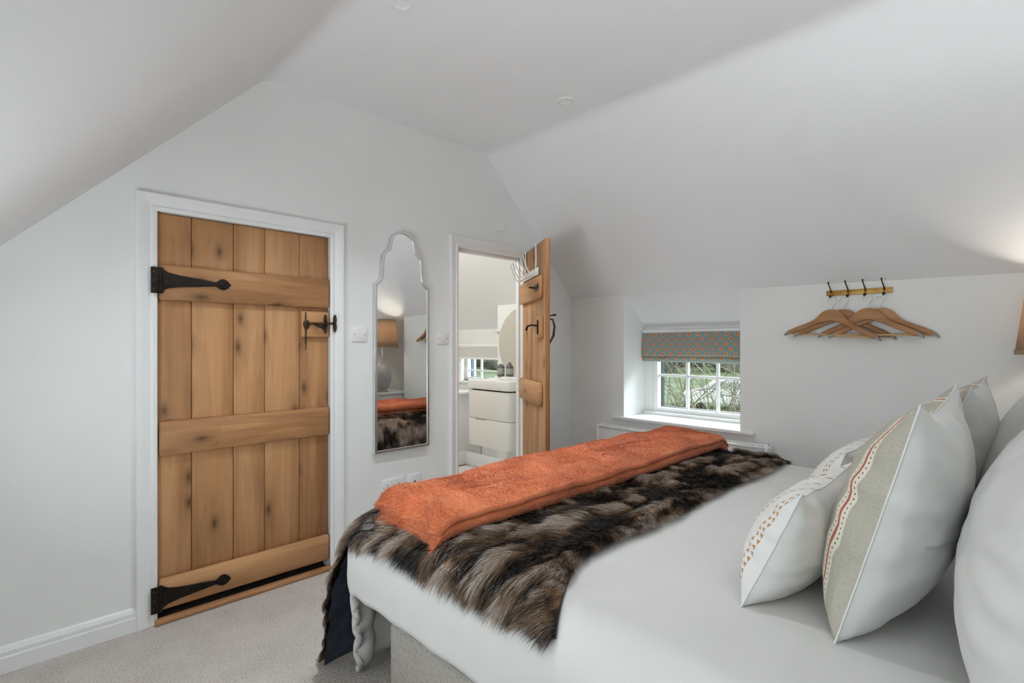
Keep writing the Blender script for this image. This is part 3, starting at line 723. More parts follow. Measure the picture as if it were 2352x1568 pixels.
# dotted roman blind
bl = thing('roman_blind', 'grey-green roman blind with orange dots pulled up above the window', 'blind', (RX - .05, (R0 + R1) / 2, 1.04))
def bchild(o): o.location = -Vector((RX - .05, (R0 + R1) / 2, 1.04)); return o
def blind_sheet(name, zt, zb, x_top, x_bot, v0, bulge):
    n, m = 12, 40; P = np.zeros((n, m, 3)); UV = np.zeros((n, m, 2))
    for i in range(n):
        f = i / (n - 1)
        for j in range(m):
            g = j / (m - 1); y = R0 + .008 + g * (R1 - R0 - .016)
            P[i, j] = (x_top + (x_bot - x_top) * f - bulge * math.sin(math.pi * f) + .002 * math.sin(9 * g + 3 * f), y, zt + (zb - zt) * f + .0015 * math.sin(5 * g))
            UV[i, j] = (y, v0 + (zt - (zt + (zb - zt) * f)))
    o = grid_mesh(name, P, MAT['blind'], bl, UV)
    so_ = o.modifiers.new('thickness', 'SOLIDIFY'); so_.thickness = .003; so_.offset = 0
    return bchild(o)
bchild(box('head_rail', (RX - .05, R0 + .004, 1.226), (RX - .005, R1 - .004, 1.256), MAT['trim'], bl, .002))
blind_sheet('front_fold', 1.235, 1.062, RX - .052, RX - .066, 0.0, .006)
blind_sheet('lower_fold', 1.066, 1.028, RX - .050, RX - .056, .175, .006)
bchild(box('hem_bar', (RX - .052, R0 + .02, 1.020), (RX - .034, R1 - .02, 1.034), plain('blind_hem', (0.42, 0.48, 0.46), 0.9, noise=0.05), bl, .003))

# radiator
ra = thing('radiator', 'white panel radiator under the window sill behind the bed', 'radiator', (XB - .06, 1.636, 0.05))
def rchild(o): o.location = -Vector((XB - .06, 1.636, 0.05)); return o
RY0, RY1, RT = 1.041, 2.232, 0.565
V = []; F = []; n = 0
pts = []
ny = 30
for k in range(ny):
    y0 = RY0 + .02 + (RY1 - RY0 - .04) * k / ny; dy = (RY1 - RY0 - .04) / ny
    pts += [(y0, 0), (y0 + dy * .18, .003), (y0 + dy * .5, .003), (y0 + dy * .68, 0)]
pts += [(RY1 - .02, 0)]
for y, d in pts:
    V += [(XB - .100 - d, y, .10), (XB - .100 - d, y, RT - .035), (XB - .100, y, RT - .012)]
F = []
for i in range(len(pts) - 1):
    F += [(3 * i, 3 * i + 1, 3 * i + 4, 3 * i + 3), (3 * i + 1, 3 * i + 2, 3 * i + 5, 3 * i + 4)]
rchild(mesh('front_panel', V, F, MAT['white_gloss'], ra, True, 60))
rchild(box('back_panel', (XB - .040, RY0 + .01, .10), (XB - .028, RY1 - .01, RT - .012), MAT['white_gloss'], ra, .003))
for y0, y1 in ((RY0, RY0 + .022), (RY1 - .022, RY1)): rchild(box('end_panel', (XB - .112, y0, .09), (XB - .022, y1, RT), MAT['white_gloss'], ra, .008, 3))
for xx in (XB - .110, XB - .030): rchild(box('top_rail', (xx, RY0 + .02, RT - .016), (xx + .010, RY1 - .02, RT - .002), MAT['white_gloss'], ra, .003))
for k in range(48):
    y = RY0 + .035 + (RY1 - RY0 - .07) * k / 47
    rchild(box('grille_bar', (XB - .104, y - .005, RT - .013), (XB - .026, y + .005, RT - .007), MAT['white_gloss'], ra))
rchild(lathe('bleed_valve', [(0, .012), (.004, .012), (.004, 0)], MAT['chrome'], ra, (XB - .065, RY0 + .011, RT - .004), 10))

# ------------------------------------------------------------------ coat rail and hangers
cr = thing('coat_rail', 'brass coat rail with four small hooks fixed under the slope', 'coat rail', (XB, .63, 1.42))
def cchild(o): o.location = -Vector((XB, .63, 1.42)); return o
cchild(box('rail', (XB - .010, .484, 1.410), (XB - .0005, .776, 1.437), MAT['brass'], cr, .001))
HOOKS = [.752, .674, .598, .518]
for y in HOOKS:
    h = cchild(tube('hook', [(XB - .012, y, 1.420), (XB - .022, y - .001, 1.437), (XB - .030, y + .003, 1.455), (XB - .046, y + .005, 1.470), (XB - .052, y + .005, 1.481)], [.0035, .0035, .003, .003, .0045], MAT['bronze'], cr, 8))
    tube('hook_base', [(XB - .012, y, 1.436), (XB - .013, y, 1.411)], .0048, MAT['brass'], h, 8)
    tube('lower_hook', [(XB - .012, y, 1.412), (XB - .020, y, 1.402), (XB - .034, y, 1.399), (XB - .042, y, 1.408)], [.0045, .005, .005, .0045], MAT['bronze'], h, 8)
for y in (.712, .556):
    s = cchild(lathe('screw', [(0, .002), (.003, .0016), (.0045, 0)], MAT['brass'], cr, seg=10))
    s.matrix_local = Matrix.Translation(Vector((XB - .010, y, 1.4235)) - Vector((XB, .63, 1.42))) @ Matrix.Rotation(-math.pi / 2, 4, 'Y')

def hanger_half():
    top = [(0, .044), (.016, .043), (.034, .037), (.050, .025), (.064, .008), (.080, -.010), (.102, -.026), (.140, -.044), (.175, -.060), (.205, -.077), (.222, -.092), (.230, -.106)]
    bot = [(.224, -.106), (.208, -.098), (.196, -.098), (.180, -.092), (.140, -.072), (.100, -.052), (.060, -.033), (.030, -.022), (.012, -.016), (0, -.015)]
    return top, bot
def make_hanger(label):
    """local x across the hanger, y depth, z up; the wire hook hangs from the origin"""
    t = thing('coat_hanger', label, 'hanger', group='wooden hangers on the brass rail')
    top, bot = hanger_half(); zc = -.110
    right = top + bot; left = [(-x, z) for x, z in reversed(right[1:-1])]
    out = [(x, z + zc) for x, z in right + left]
    plate('arm_body', out, .022, MAT['hanger_wood'], t, M=M_far(0), bevel=.004)
    tube('trouser_bar', [(-.196, 0, zc - .092), (.196, 0, zc - .092)], .0052, MAT['bar_wood'], t, 10)
    for s in (-1, 1):
        g = [(s * .206, zc - .076), (s * .222, zc - .0905), (s * .2315, zc - .107), (s * .224, zc - .1075), (s * .204, zc - .0945)]
        plate('shoulder_grip', g, .025, MAT['brown_tip'], t, M=M_far(0), bevel=.002)
    hp = [(0, 0, zc + .038), (0, 0, zc + .056), (.006, 0, zc + .068), (.016, 0, zc + .082), (.019, 0, zc + .095)]
    hp += [(.019 * math.cos(g), 0, -.015 + .019 * math.sin(g)) for g in np.linspace(.0, 2.7, 9)] + [(-.022, 0, -.018), (-.026, 0, -.026)]
    tube('wire_hook', hp, .0013, MAT['wire'], t, 6)
    return t
def clone(root, label):
    r = root.copy(); COL.objects.link(r); r['label'] = label
    for ch in root.children:
        c = ch.copy(); COL.objects.link(c); c.parent = r
    return r
hl = ['wooden coat hanger on the hook nearest the window, its right end lowest',
      'wooden coat hanger on the second hook from the window, behind the first',
      'wooden coat hanger on the third hook from the window, in front of the last',
      'wooden coat hanger on the hook nearest the lampshade']
h0 = make_hanger(hl[0])
hp_ = [(.746, -.029, .022, 4.5, -4.0), (.700, -.024, .0, 2.5, 5.0), (.590, -.029, .02, 1.0, -3.0), (.542, -.025, .0, 0.0, 4.0)]
for k, (y, dx, ox, tilt, yaw) in enumerate(hp_):
    h = h0 if k == 0 else clone(h0, hl[k])
    h.location = (XB + dx - (.016 if k in (0, 2) else 0), y - .012, 1.3985)
    # local x -> -Y (towards the bed head); tilt drops that end
    h.rotation_euler = (0, math.radians(tilt), math.radians(-90 + yaw))

# ------------------------------------------------------------------ bed
X0, X1, Y1, RHO, ZT = 0.93, 2.70, 1.525, 0.13, 0.560
bed = thing('bed', 'wide divan bed with beige ribbed base under the white duvet', 'bed', (1.76, .55, FZ))
def dchild(o): o.location = -Vector((1.76, .55, FZ)); return o
dchild(box('divan_base', (.865, YH + .06, FZ + .03), (2.765, 1.44, .255), MAT['divan'], bed, .012, 3))
dchild(box('mattress', (.90, YH + .06, .255), (2.73, 1.50, .535), MAT['white_cotton'], bed, .05, 4))
dchild(box('headboard', (.84, YH + .005, FZ), (2.79, YH + .06, 1.0), MAT['divan'], bed, .02, 3))
for x in (.95, 2.68):
    for y in (YH + .15, 1.34):
        dchild(lathe('castor', [(0, 0), (.02, 0), (.022, .01), (.02, .035), (0, .035)], MAT['black_hole'], bed, (x, y, FZ), 14))

def drape(a, b, off=0.0, flare=0.0, flare_side=0.0, zt=ZT, zmin=None, splay=0.0):
    """maps flat cloth coordinates (a across the bed, b along it) over the rounded bed; off lifts along the normal"""
    a = np.asarray(a, float); b = np.asarray(b, float); off = np.asarray(off, float) + np.zeros_like(a)
    ex = np.where(a < X0, a - X0, np.where(a > X1, a - X1, 0.0)); ey = np.maximum(b - Y1, 0)
    r = np.hypot(ex, ey) + 1e-9; cx_ = ex / r; cy_ = ey / r
    q = RHO * math.pi / 2
    ang = np.minimum(r, q) / RHO
    dn = np.maximum(r - q, 0)
    fl = flare * cy_ ** 2 + flare_side * cx_ ** 2
    hh = RHO * np.sin(ang) + fl * dn; vv = RHO * (1 - np.cos(ang)) + dn * np.sqrt(np.maximum(1 - fl ** 2, 0))
    nh = np.sin(ang); nv = np.cos(ang)
    x = np.clip(a, X0, X1) + cx_ * (hh + off * nh); y = np.minimum(b, Y1) + cy_ * (hh + off * nh)
    z = zt - vv + off * nv
    x = x - splay * smoothstep(.04, .34, ey) * (1 - smoothstep(X0 - .1, X0 + .7, a))
    if zmin is not None: z = np.maximum(z, zmin)
    return np.stack([x, y, z], -1)

def bed_puff(a, b):
    """soft unevenness of the duvet under everything"""
    return 0.016 * (fbm(a * 2.3, b * 2.3, 3) - .5) + 0.006 * (fbm(a * 6, b * 6, 9) - .5)

# duvet
na, nb = 170, 150
A_, B_ = np.meshgrid(np.linspace(X0 - .305, X1 + .31, na), np.linspace(YH + .10, Y1 + .60, nb), indexing='ij')
ex = np.maximum(X0 - A_, 0); ey = np.maximum(B_ - Y1, 0); rr = np.hypot(ex, ey)
hang = smoothstep(.12, .34, rr)
fold = hang * (0.0035 * np.sin(B_ * 34 + 3 * fbm(B_ * 3, A_ * 2, 5)) * smoothstep(0, .1, ex) * .7 + 0.009 * np.sin(A_ * 26 + 4 * fbm(A_ * 3, B_, 8)) * smoothstep(0, .1, ey))
crease = 0.008 * np.sin((B_ * 55 + 6 * fbm(A_ * 1.5, B_ * 1.5, 21))) * smoothstep(X0 + .12, X0 - .1, A_) * smoothstep(.45, .75, fbm(B_ * 5, A_ * 1.5, 31))
OFF = bed_puff(A_, B_) + fold + crease
corner = np.exp(-((np.hypot(A_ - (X0 - .10), B_ - (Y1 + .10))) / .16) ** 2)
OFF = OFF + .022 * corner
P = drape(A_, B_, OFF, flare=.03, flare_side=.0, zmin=.02)
# hem gathers under
dv = tag(grid_mesh('duvet', P, MAT['white_cotton'], None, angle=180), 'smooth white duvet hanging over the side and foot of the bed', 'duvet')
so_ = dv.modifiers.new('thickness', 'SOLIDIFY'); so_.thickness = .02; so_.offset = -1
so_.use_rim = True

# ------------------------------------------------------------------ fur throw
FA0, FA1 = X0 - .115, X1 + .15       # across
def fur_edge(a):                      # bed-head edge of the throw, it slips towards the head on the near side
    return 0.855 - .16 * smoothstep(X0 + .25, X0 - .22, a) + .012 * np.sin(a * 7)
FB1 = Y1 + .665
def fur_ab(u, v):
    """u,v in 0..1 across and along the throw"""
    a = FA0 + (FA1 - FA0) * u
    b0 = fur_edge(a)
    b = b0 + (FB1 - b0) * v
    # near hem: hangs deeper at the bed-head corner
    a = a - (1 - smoothstep(0, .25, u)) * (-.004 * (1 - smoothstep(.0, .40, v)) + .02 * smoothstep(.35, .6, v))
    return a, b
def pelt(a, b):
    """tone and ridge height of the pelts"""
    wx = a + .10 * (fbm(a * 3.2, b * 3.2, 40) - .5); wy = b + .10 * (fbm(a * 3.2, b * 3.2, 41) - .5)
    s1 = fbm(wx * 7.5, wy * 19.0, 42, 3)
    s2 = fbm(wx * 26, wy * 44, 43, 2)
    return np.clip((s1 - .5) * 3.0 + .46 + (s2 - .5) * 1.25, 0, 1), s1
def fur_off(a, b):
    t, s1 = pelt(a, b); t = np.clip((s1 - .5) * 2.6 + .5, 0, 1)
    e = smoothstep(0, .035, b - fur_edge(a)) * smoothstep(-.02, .035, a - FA0 + .05)
    return .006 + (.006 + .024 * t) * (.15 + .85 * e) + bed_puff(a, b)
n1, n2 = 260, 240
U_, V_ = np.meshgrid(np.linspace(0, 1, n1), np.linspace(0, 1, n2), indexing='ij')
a_, b_ = fur_ab(U_, V_)
FL = dict(flare=.25, flare_side=.02, zmin=.004, splay=.085)
Pf = drape(a_, b_, fur_off(a_, b_), **FL)
throw = thing('fur_throw', 'brown and grey faux fur throw lined in navy across the foot of the bed', 'throw', (1.76, 1.3, .57))
TL = Vector((1.76, 1.3, .57))
def tchild(o): o.location = -TL; return o
def fur_colour(a, b, jit):
    t, s = pelt(a, b); t = np.clip(t + jit, 0, 1)[..., None]
    st = [(.0, (.012, .009, .008)), (.22, (.035, .022, .015)), (.45, (.125, .070, .038)), (.68, (.245, .155, .095)), (.86, (.37, .285, .22)), (1.0, (.52, .47, .43))]
    out = np.zeros(t.shape[:-1] + (3,))
    for (p0, c0), (p1, c1) in zip(st[:-1], st[1:]):
        f = np.clip((t - p0) / (p1 - p0), 0, 1); m = (t[..., 0] >= p0)
        out[m] = (np.array(c0) * (1 - f) + np.array(c1) * f)[m]
    return out
def set_col(me, cols):
    at_ = me.color_attributes.new('Col', 'FLOAT_COLOR', 'POINT')
    c = np.ones((len(me.vertices), 4), np.float32); c[:, :3] = cols.reshape(-1, 3); at_.data.foreach_set('color', c.ravel())
hide = grid_mesh('hide', Pf, MAT['hide'], throw, angle=180); tchild(hide)
set_col(hide.data, fur_colour(a_, b_, -.30))
a2_, b2_ = fur_ab(U_[::4, ::4], V_[::4, ::4])
wr = .004 * np.sin(b2_ * 60 + a2_ * 15) * smoothstep(Y1, Y1 + .2, b2_)
lin = grid_mesh('lining', drape(a2_, b2_, .004 + bed_puff(a2_, b2_) + wr, **FL), MAT['lining'], throw, angle=180, flip=True); tchild(lin)
# binding along the bed-head edge and near hem
ee = np.linspace(0, .2, 40); ea, eb = fur_ab(ee, ee * 0)
ep = drape(ea, eb + .002, .005 + bed_puff(ea, eb), **FL)
tchild(tube('edge_binding', [tuple(p) for p in ep], .003, MAT['navy_trim'], throw, 6))

def strands(name, root, pts_fn, N, seg, width, cols, mat, parent):
    """flat tapering strands as one mesh; pts_fn(k) gives the points at step k of seg"""
    Pk = [pts_fn(k / seg) for k in range(seg + 1)]
    D = Pk[-1] - Pk[0]
    rnd = np.random.normal(size=D.shape); Wd = np.cross(D, rnd); Wd /= (np.linalg.norm(Wd, axis=1, keepdims=True) + 1e-9)
    nv = 2 * seg + 1
    Vx = np.zeros((N, nv, 3), np.float32)
    for k in range(seg):
        w = width * (1 - .55 * k / seg)
        Vx[:, 2 * k] = Pk[k] - Wd * w / 2; Vx[:, 2 * k + 1] = Pk[k] + Wd * w / 2
    Vx[:, 2 * seg] = Pk[seg]
    base = (np.arange(N) * nv)[:, None]
    tris = []
    for k in range(seg - 1): tris += [[2 * k, 2 * k + 1, 2 * k + 3], [2 * k, 2 * k + 3, 2 * k + 2]]
    tris += [[2 * seg - 2, 2 * seg - 1, 2 * seg]]
    T = (base[:, None, :] + np.array(tris)[None]).reshape(-1, 3).astype(np.int32)
    me = bpy.data.meshes.new(name); nt = len(T)
    me.vertices.add(N * nv); me.vertices.foreach_set('co', Vx.ravel())
    me.loops.add(nt * 3); me.loops.foreach_set('vertex_index', T.ravel())
    me.polygons.add(nt); me.polygons.foreach_set('loop_start', np.arange(0, nt * 3, 3, dtype=np.int32))
    me.polygons.foreach_set('loop_total', np.full(nt, 3, np.int32))
    me.update(calc_edges=True)
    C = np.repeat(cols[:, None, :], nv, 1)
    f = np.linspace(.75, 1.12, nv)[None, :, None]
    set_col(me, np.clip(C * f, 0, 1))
    return tag(finish(name, me, mat, parent, True, 180), kind='stuff')

NF = 230000
u = np.random.rand(NF); v = np.random.rand(NF) ** 1.0
u[: NF // 14] *= .02; v[NF // 14: NF // 7] *= .02; v[NF // 7: NF // 6] *= .09; u[NF // 7: NF // 6] *= .3                     # fuller fringes on the hems
fa, fb = fur_ab(u, v)
L = .030 + .022 * np.random.rand(NF)
angn = (fbm(fa * 7, fb * 7, 60) - .5) * 3.4 + np.random.normal(scale=.16, size=NF)
base_dir = np.arctan2(.30, -1.0)
side = smoothstep(Y1 + .02, Y1 + .18, fb)                               # on the foot drop the hair points down
dx = np.cos(base_dir + angn); dy = np.sin(base_dir + angn)
edge_ = np.exp(-((fb - fur_edge(fa)) / .03) ** 2) * (1 - smoothstep(X0 + .2, X0 - .02, fa))
dy = dy * (1 - edge_) - edge_ * .9
dx = dx * (1 - side) + side * .25 * np.sin(angn); dy = dy * (1 - side) + side * 1.0
o0 = fur_off(fa, fb); jit = np.random.normal(loc=-.05, scale=.11, size=NF); lift = .010 + .010 * np.random.rand(NF)
def fp(t):
    return drape(fa + dx * L * t, fb + dy * L * t, o0 - .002 + lift * (t * (1.7 - t)), **FL)
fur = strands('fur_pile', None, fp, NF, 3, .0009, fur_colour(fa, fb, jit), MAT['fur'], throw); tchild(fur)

# ------------------------------------------------------------------ folded orange blanket
OX0, OX1 = .845, 2.82
thk = .0150                             # half thickness of one layer
yc0, yc1 = 1.175, 1.492                 # bed-head side and foot side folds
def fold_path():
    pts = []
    z = [thk, thk * 3, thk * 5]
    for y in np.linspace(yc1 - .02, yc0 + .02, 22): pts.append((y, z[0]))
    for g in np.linspace(-90, 90, 7)[1:-1]: pts.append((yc0 + .02 - thk * math.cos(math.radians(g)) * 1.3, z[0] + thk + thk * math.sin(math.radians(g))))
    for y in np.linspace(yc0 + .02, yc1 - .02, 22): pts.append((y, z[1]))
    for g in np.linspace(-90, 90, 7)[1:-1]: pts.append((yc1 - .02 + thk * math.cos(math.radians(g)) * 1.3, z[1] + thk + thk * math.sin(math.radians(g))))
    for y in np.linspace(yc1 - .02, yc0 - .006, 24): pts.append((y, z[2] - .020 * smoothstep(yc0 + .07, yc0 - .01, np.array(y)) * 1.0))
    return np.array(pts)
fpth = fold_path(); nP = len(fpth)
tg = np.gradient(fpth, axis=0); tg /= np.linalg.norm(tg, axis=1, keepdims=True)
nrm = np.stack([-tg[:, 1], tg[:, 0]], 1)
tk = thk * .96
outl = np.concatenate([fpth + nrm * tk, [fpth[-1] + tg[-1] * tk], (fpth - nrm * tk)[::-1], [fpth[0] - tg[0] * tk]])
nO = len(outl)
nx = 150
xs = np.linspace(0, 1, nx)
def orange_pt(s, oy, oz, amp=1.0):
    """s 0..1 along the bed's width, profile point (oy, oz)"""
    X = OX0 + (OX1 - OX0) * s
    layer = oz / (thk * 6)
    X = X + (.015 * (.5 + .5 * np.cos(math.pi * oz / thk)) + .020 * np.exp(-((oz - 3 * thk) / (.8 * thk)) ** 2) + .030 * (fbm(oy * 11, oz * 40, 72) - .5)) * ((1 - smoothstep(0, .07, s)) - (1 - smoothstep(0, .07, 1 - s)))
    yy = oy + .014 * (fbm(X * 2.2, oz * 20, 70) - .5) + .010 * np.sin(X * 2.1 + .6)
    flat = .055 * (1 - smoothstep(0, 1, s)) * 0
    zb = drape(np.clip(X, X0 - .12, X1 + .12), np.clip(yy, 0, Y1), 0.0)[..., 2] + .026
    wav = layer * (.030 * (fbm(X * 3.6, yy * 8, 73, 3) - .5) + .016 * (fbm(X * 9 + yy * 6, yy * 16, 74, 2) - .5))
    endr = 1 - .35 * layer * (np.exp(-(s / .012) ** 2) + np.exp(-((1 - s) / .012) ** 2))
    z = zb + oz * endr * (1.0 + .12 * (fbm(X * 3, oy * 2, 77) - .5)) + wav
    return np.stack([X, yy, z], -1)
S_, I_ = np.meshgrid(xs, np.arange(nO + 1), indexing='ij')
oo = outl[I_ % nO]
PO = orange_pt(S_, oo[..., 0], oo[..., 1])
V = PO[:, :-1].reshape(-1, 3).tolist(); F = []
for i in range(nx - 1):
    for k in range(nO): F.append((i * nO + k, i * nO + (k + 1) % nO, (i + 1) * nO + (k + 1) % nO, (i + 1) * nO + k))
for i, rev in ((0, False), (nx - 1, True)):                              # ends closed strip by strip between the two faces of the cloth
    for k in range(nP - 1):
        f = (i * nO + k, i * nO + k + 1, i * nO + (2 * nP - 1 - k), i * nO + (2 * nP - k))
        F.append(f if rev else f[::-1])
    F.append((i * nO + nP - 1, i * nO + nP, i * nO + nP + 1)); F.append((i * nO, i * nO + 2 * nP, i * nO + 2 * nP + 1))
ob = thing('folded_blanket', 'burnt orange plush blanket folded lengthwise across the fur throw', 'blanket', (1.83, 1.33, .6))
OLc = Vector((1.83, 1.33, .6))
bm = bmesh.new(); me = bpy.data.meshes.new('folded_cloth'); me.from_pydata(V, [], F)
bm.from_mesh(me); bmesh.ops.recalc_face_normals(bm, faces=list(bm.faces)); bm.to_mesh(me); bm.free()
cl = finish('folded_cloth', me, MAT['orange'], ob, True, 180); cl.location = -OLc
def orange_colour(x, y, jit):
    t = np.clip(fbm(x * 9, y * 9, 80) + jit, 0, 1)[..., None]
    return np.array((.47, .115, .045)) * (1 - t) + np.array((.85, .285, .125)) * t
co = np.array([v.co[:] for v in cl.data.vertices]); set_col(cl.data, orange_colour(co[:, 0], co[:, 1], -.05))
# pile, rooted on the cloth's faces
me = cl.data; me.calc_loop_triangles()
tri = np.zeros(len(me.loop_triangles) * 3, np.int32); me.loop_triangles.foreach_get('vertices', tri); tri = tri.reshape(-1, 3)
cr_ = np.cross(co[tri[:, 1]] - co[tri[:, 0]], co[tri[:, 2]] - co[tri[:, 0]]); ar = np.linalg.norm(cr_, axis=1); nn = cr_ / (ar[:, None] + 1e-12)
NO = 150000
cen = co[tri].mean(1)
expo = np.where((cen[:, 1] > yc0 + .03) & (cen[:, 1] < yc1 - .03) & (nn[:, 2] < .2), .05, 1.0)       # little between the layers
expo = np.where(cen[:, 0] < OX0 + .06, 2.2, expo)
pick = np.random.choice(len(tri), NO, p=ar * expo / (ar * expo).sum())
r1 = np.sqrt(np.random.rand(NO))[:, None]; r2 = np.random.rand(NO)[:, None]
pt = co[tri[pick, 0]] * (1 - r1) + co[tri[pick, 1]] * r1 * (1 - r2) + co[tri[pick, 2]] * r1 * r2
nd = nn[pick]
fl_ = np.stack([np.cos((fbm(pt[:, 0] * 8, pt[:, 1] * 8, 90) - .5) * 5 + 2.4), np.sin((fbm(pt[:, 0] * 8, pt[:, 1] * 8, 90) - .5) * 5 + 2.4), np.zeros(NO) - .25], 1)
dirn = nd * .75 + fl_ * .8 + np.random.normal(scale=.22, size=(NO, 3)); dirn /= np.linalg.norm(dirn, axis=1, keepdims=True)
ln = (.007 + .006 * np.random.rand(NO))[:, None]
def op(t): return pt + dirn * ln * t + fl_ * ln * .3 * t * t
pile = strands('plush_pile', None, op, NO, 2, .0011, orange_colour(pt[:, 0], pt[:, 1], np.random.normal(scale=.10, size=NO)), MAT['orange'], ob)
pile.location = -OLc

# ------------------------------------------------------------------ cushions and pillows
def pillow_side(Wd, Ht, Tk, sign, seed, slump=.25, pin=.05, n=56, wr=.006, crown=0.0):
    u = np.linspace(-1, 1, n); U, Vv = np.meshgrid(u, u, indexing='ij')
    x = Wd / 2 * U * (1 - pin * (1 - Vv ** 2)); y = Ht / 2 * Vv * (1 - pin * (1 - U ** 2))
    y = y - crown * (1 - U ** 2) * smoothstep(.2, 1, Vv)
    prof_ = (np.maximum(1 - np.abs(U) ** 2.2, 0) * np.maximum(1 - np.abs(Vv) ** 2.2, 0)) ** .52
    t = Tk * prof_ * (1 - slump * Vv * .8)
    edge = np.exp(-((1 - np.maximum(np.abs(U), np.abs(Vv))) / .28) ** 2) * prof_ ** .5
    ang = np.arctan2(Vv, U)
    w = wr * edge * (np.sin(ang * 17 + 5 * fbm(U * 2, Vv * 2, seed)) * .7 + (fbm(U * 5, Vv * 5, seed + 3) - .5) * 2)
    w += wr * 1.6 * prof_ * (fbm(U * 2.2 + 5, Vv * 2.2, seed + 7) - .5)
    z = sign * np.maximum(t + w * (prof_ > 0), 0)
    xw = x + .016 * (fbm(U * 2, Vv * 4.5, seed + 11) - .5) * np.abs(U) ** 3; y = y + .012 * (fbm(U * 5, Vv * 2, seed + 12) - .5) * np.abs(Vv) ** 3
    P = np.stack([xw, y, z], -1)
    UV = np.stack([x + Wd / 2, y + Ht / 2], -1)
    return P, UV, U, Vv
def cushion(name, label, cat, base, Wd, Ht, Tk, lean, front, seed, yaw=0, roll=0, group=None, flap=True, back='linen', slump=.25, pin=.05, wr=.006, crown=0.0):
    """base: near bottom corner in the world; the front faces +Y, the cushion leans back towards -Y"""
    t = thing(name, label, cat, base, math.radians(yaw), group)
    R = Matrix.Rotation(math.radians(90 + lean), 4, 'X') @ Matrix.Rotation(math.radians(roll), 4, 'Z')
    # local: x along the bed width, y up, z = -front
    Mx = R @ Matrix.Translation((Wd / 2, Ht / 2 * .985, 0))
    def put(nm, P, UV, mat, flip=False):
        o = grid_mesh(nm, P, mat, t, UV, 180, flip); o.matrix_local = Mx; return o
    P, UV, U, Vv = pillow_side(Wd, Ht, Tk, -1, seed, slump, pin, wr=wr, crown=crown); put('front_panel', P, UV, MAT[front], True)
    P2, UV2, _, _ = pillow_side(Wd, Ht, Tk, 1, seed, slump, pin, wr=wr, crown=crown)
    edge_mask = np.maximum(np.abs(U), np.abs(Vv)) > .999
    P2[edge_mask] = P[edge_mask]; put('back_panel', P2, UV2, MAT[back])
    ring_ = np.concatenate([P[:, 0], P[-1, 1:], P[::-1, -1][1:], P[0, ::-1][1:]])
    s = tube('seam', [tuple(p) for p in ring_], .0022, MAT[back], t, 5, False); s.matrix_local = Mx
    if flap:
        k0, k1 = 25, 55
        Pf_ = P2[1:-1, k0:k1].copy(); uu = np.abs(U[1:-1, k0:k1]); v2 = Vv[1:-1, k0:k1]
        Pf_[..., 2] += .0042 * smoothstep(1.0, .25, uu) * smoothstep(.98, .6, v2) - .0008
        fo = put('closure_flap', Pf_, UV2[1:-1, k0:k1], MAT[back])
        m = fo.modifiers.new('thickness', 'SOLIDIFY'); m.thickness = .0015; m.offset = -1
    return t
ZB = ZT + .004
cushion('scatter_cushion', 'small white cushion with tan triangle rows nearest the camera', 'cushion', (1.165, .452, ZB), .46, .30, .085, 24, 'triangle', 101, group='small triangle print cushions', crown=.02)
cushion('scatter_cushion', 'small white cushion with tan triangle rows on the window side, half hidden', 'cushion', (1.66, .462, ZB), .46, .30, .085, 20, 'triangle', 131, group='small triangle print cushions', crown=.0)
cushion('square_cushion', 'large grey-green striped cushion with red line, nearest the camera', 'cushion', (1.150, .268, ZB), .64, .500, .112, 15.5, 'stripe', 161, group='large striped cushions', wr=.009, crown=.035)
cushion('square_cushion', 'large striped cushion on the window side, mostly behind its twin', 'cushion', (1.80, .27, ZB), .64, .505, .112, 19, 'stripe', 191, group='large striped cushions', wr=.009, crown=.02)
cushion('sleeping_pillow', 'plump white pillow filling the right edge near the camera', 'pillow', (.95, .012, ZB), .70, .47, .115, 9, 'white_cotton', 221, group='white sleeping pillows', flap=False, back='white_cotton', wr=.010)
cushion('sleeping_pillow', 'white pillow on the lamp side behind the striped cushions', 'pillow', (1.72, .03, ZB), .70, .52, .115, 12, 'white_cotton', 251, group='white sleeping pillows', flap=False, back='white_cotton', wr=.010)

# ------------------------------------------------------------------ bedside tables and lamps
def bedside(cx, cy, label):
    """white table, top at z = TZ"""
    bt = thing('bedside_table', label, 'table', (cx, cy, 0), group=None)
    w, d = .20, .198
    box('top', (-w, -d, TZ - .025), (w, d, TZ), MAT['table_top'], bt, .006)
    box('body', (-w + .015, -d + .015, .18), (w - .015, d - .02, TZ - .025), MAT['table_top'], bt, .004)
    dr = box('drawer', (-w + .03, d - .022, .40), (w - .03, d - .008, TZ - .04), MAT['table_top'], bt, .003)
    kb = lathe('knob', [(0, .02), (.010, .018), (.012, .012), (.005, .006), (.005, 0)], MAT['chrome'], dr, seg=14)
    kb.matrix_local = Matrix.Translation((0, d - .008, .48)) @ Matrix.Rotation(-math.pi / 2, 4, 'X')
    for x in (-w + .035, w - .035):
        for y in (-d + .035, d - .04): tube('leg', [(x, y, FZ), (x, y, .19)], [.012, .019], MAT['table_top'], bt, 10)
TZ = .61
bedside(3.06, -.203, 'white bedside table in the alcove beside the bed head')
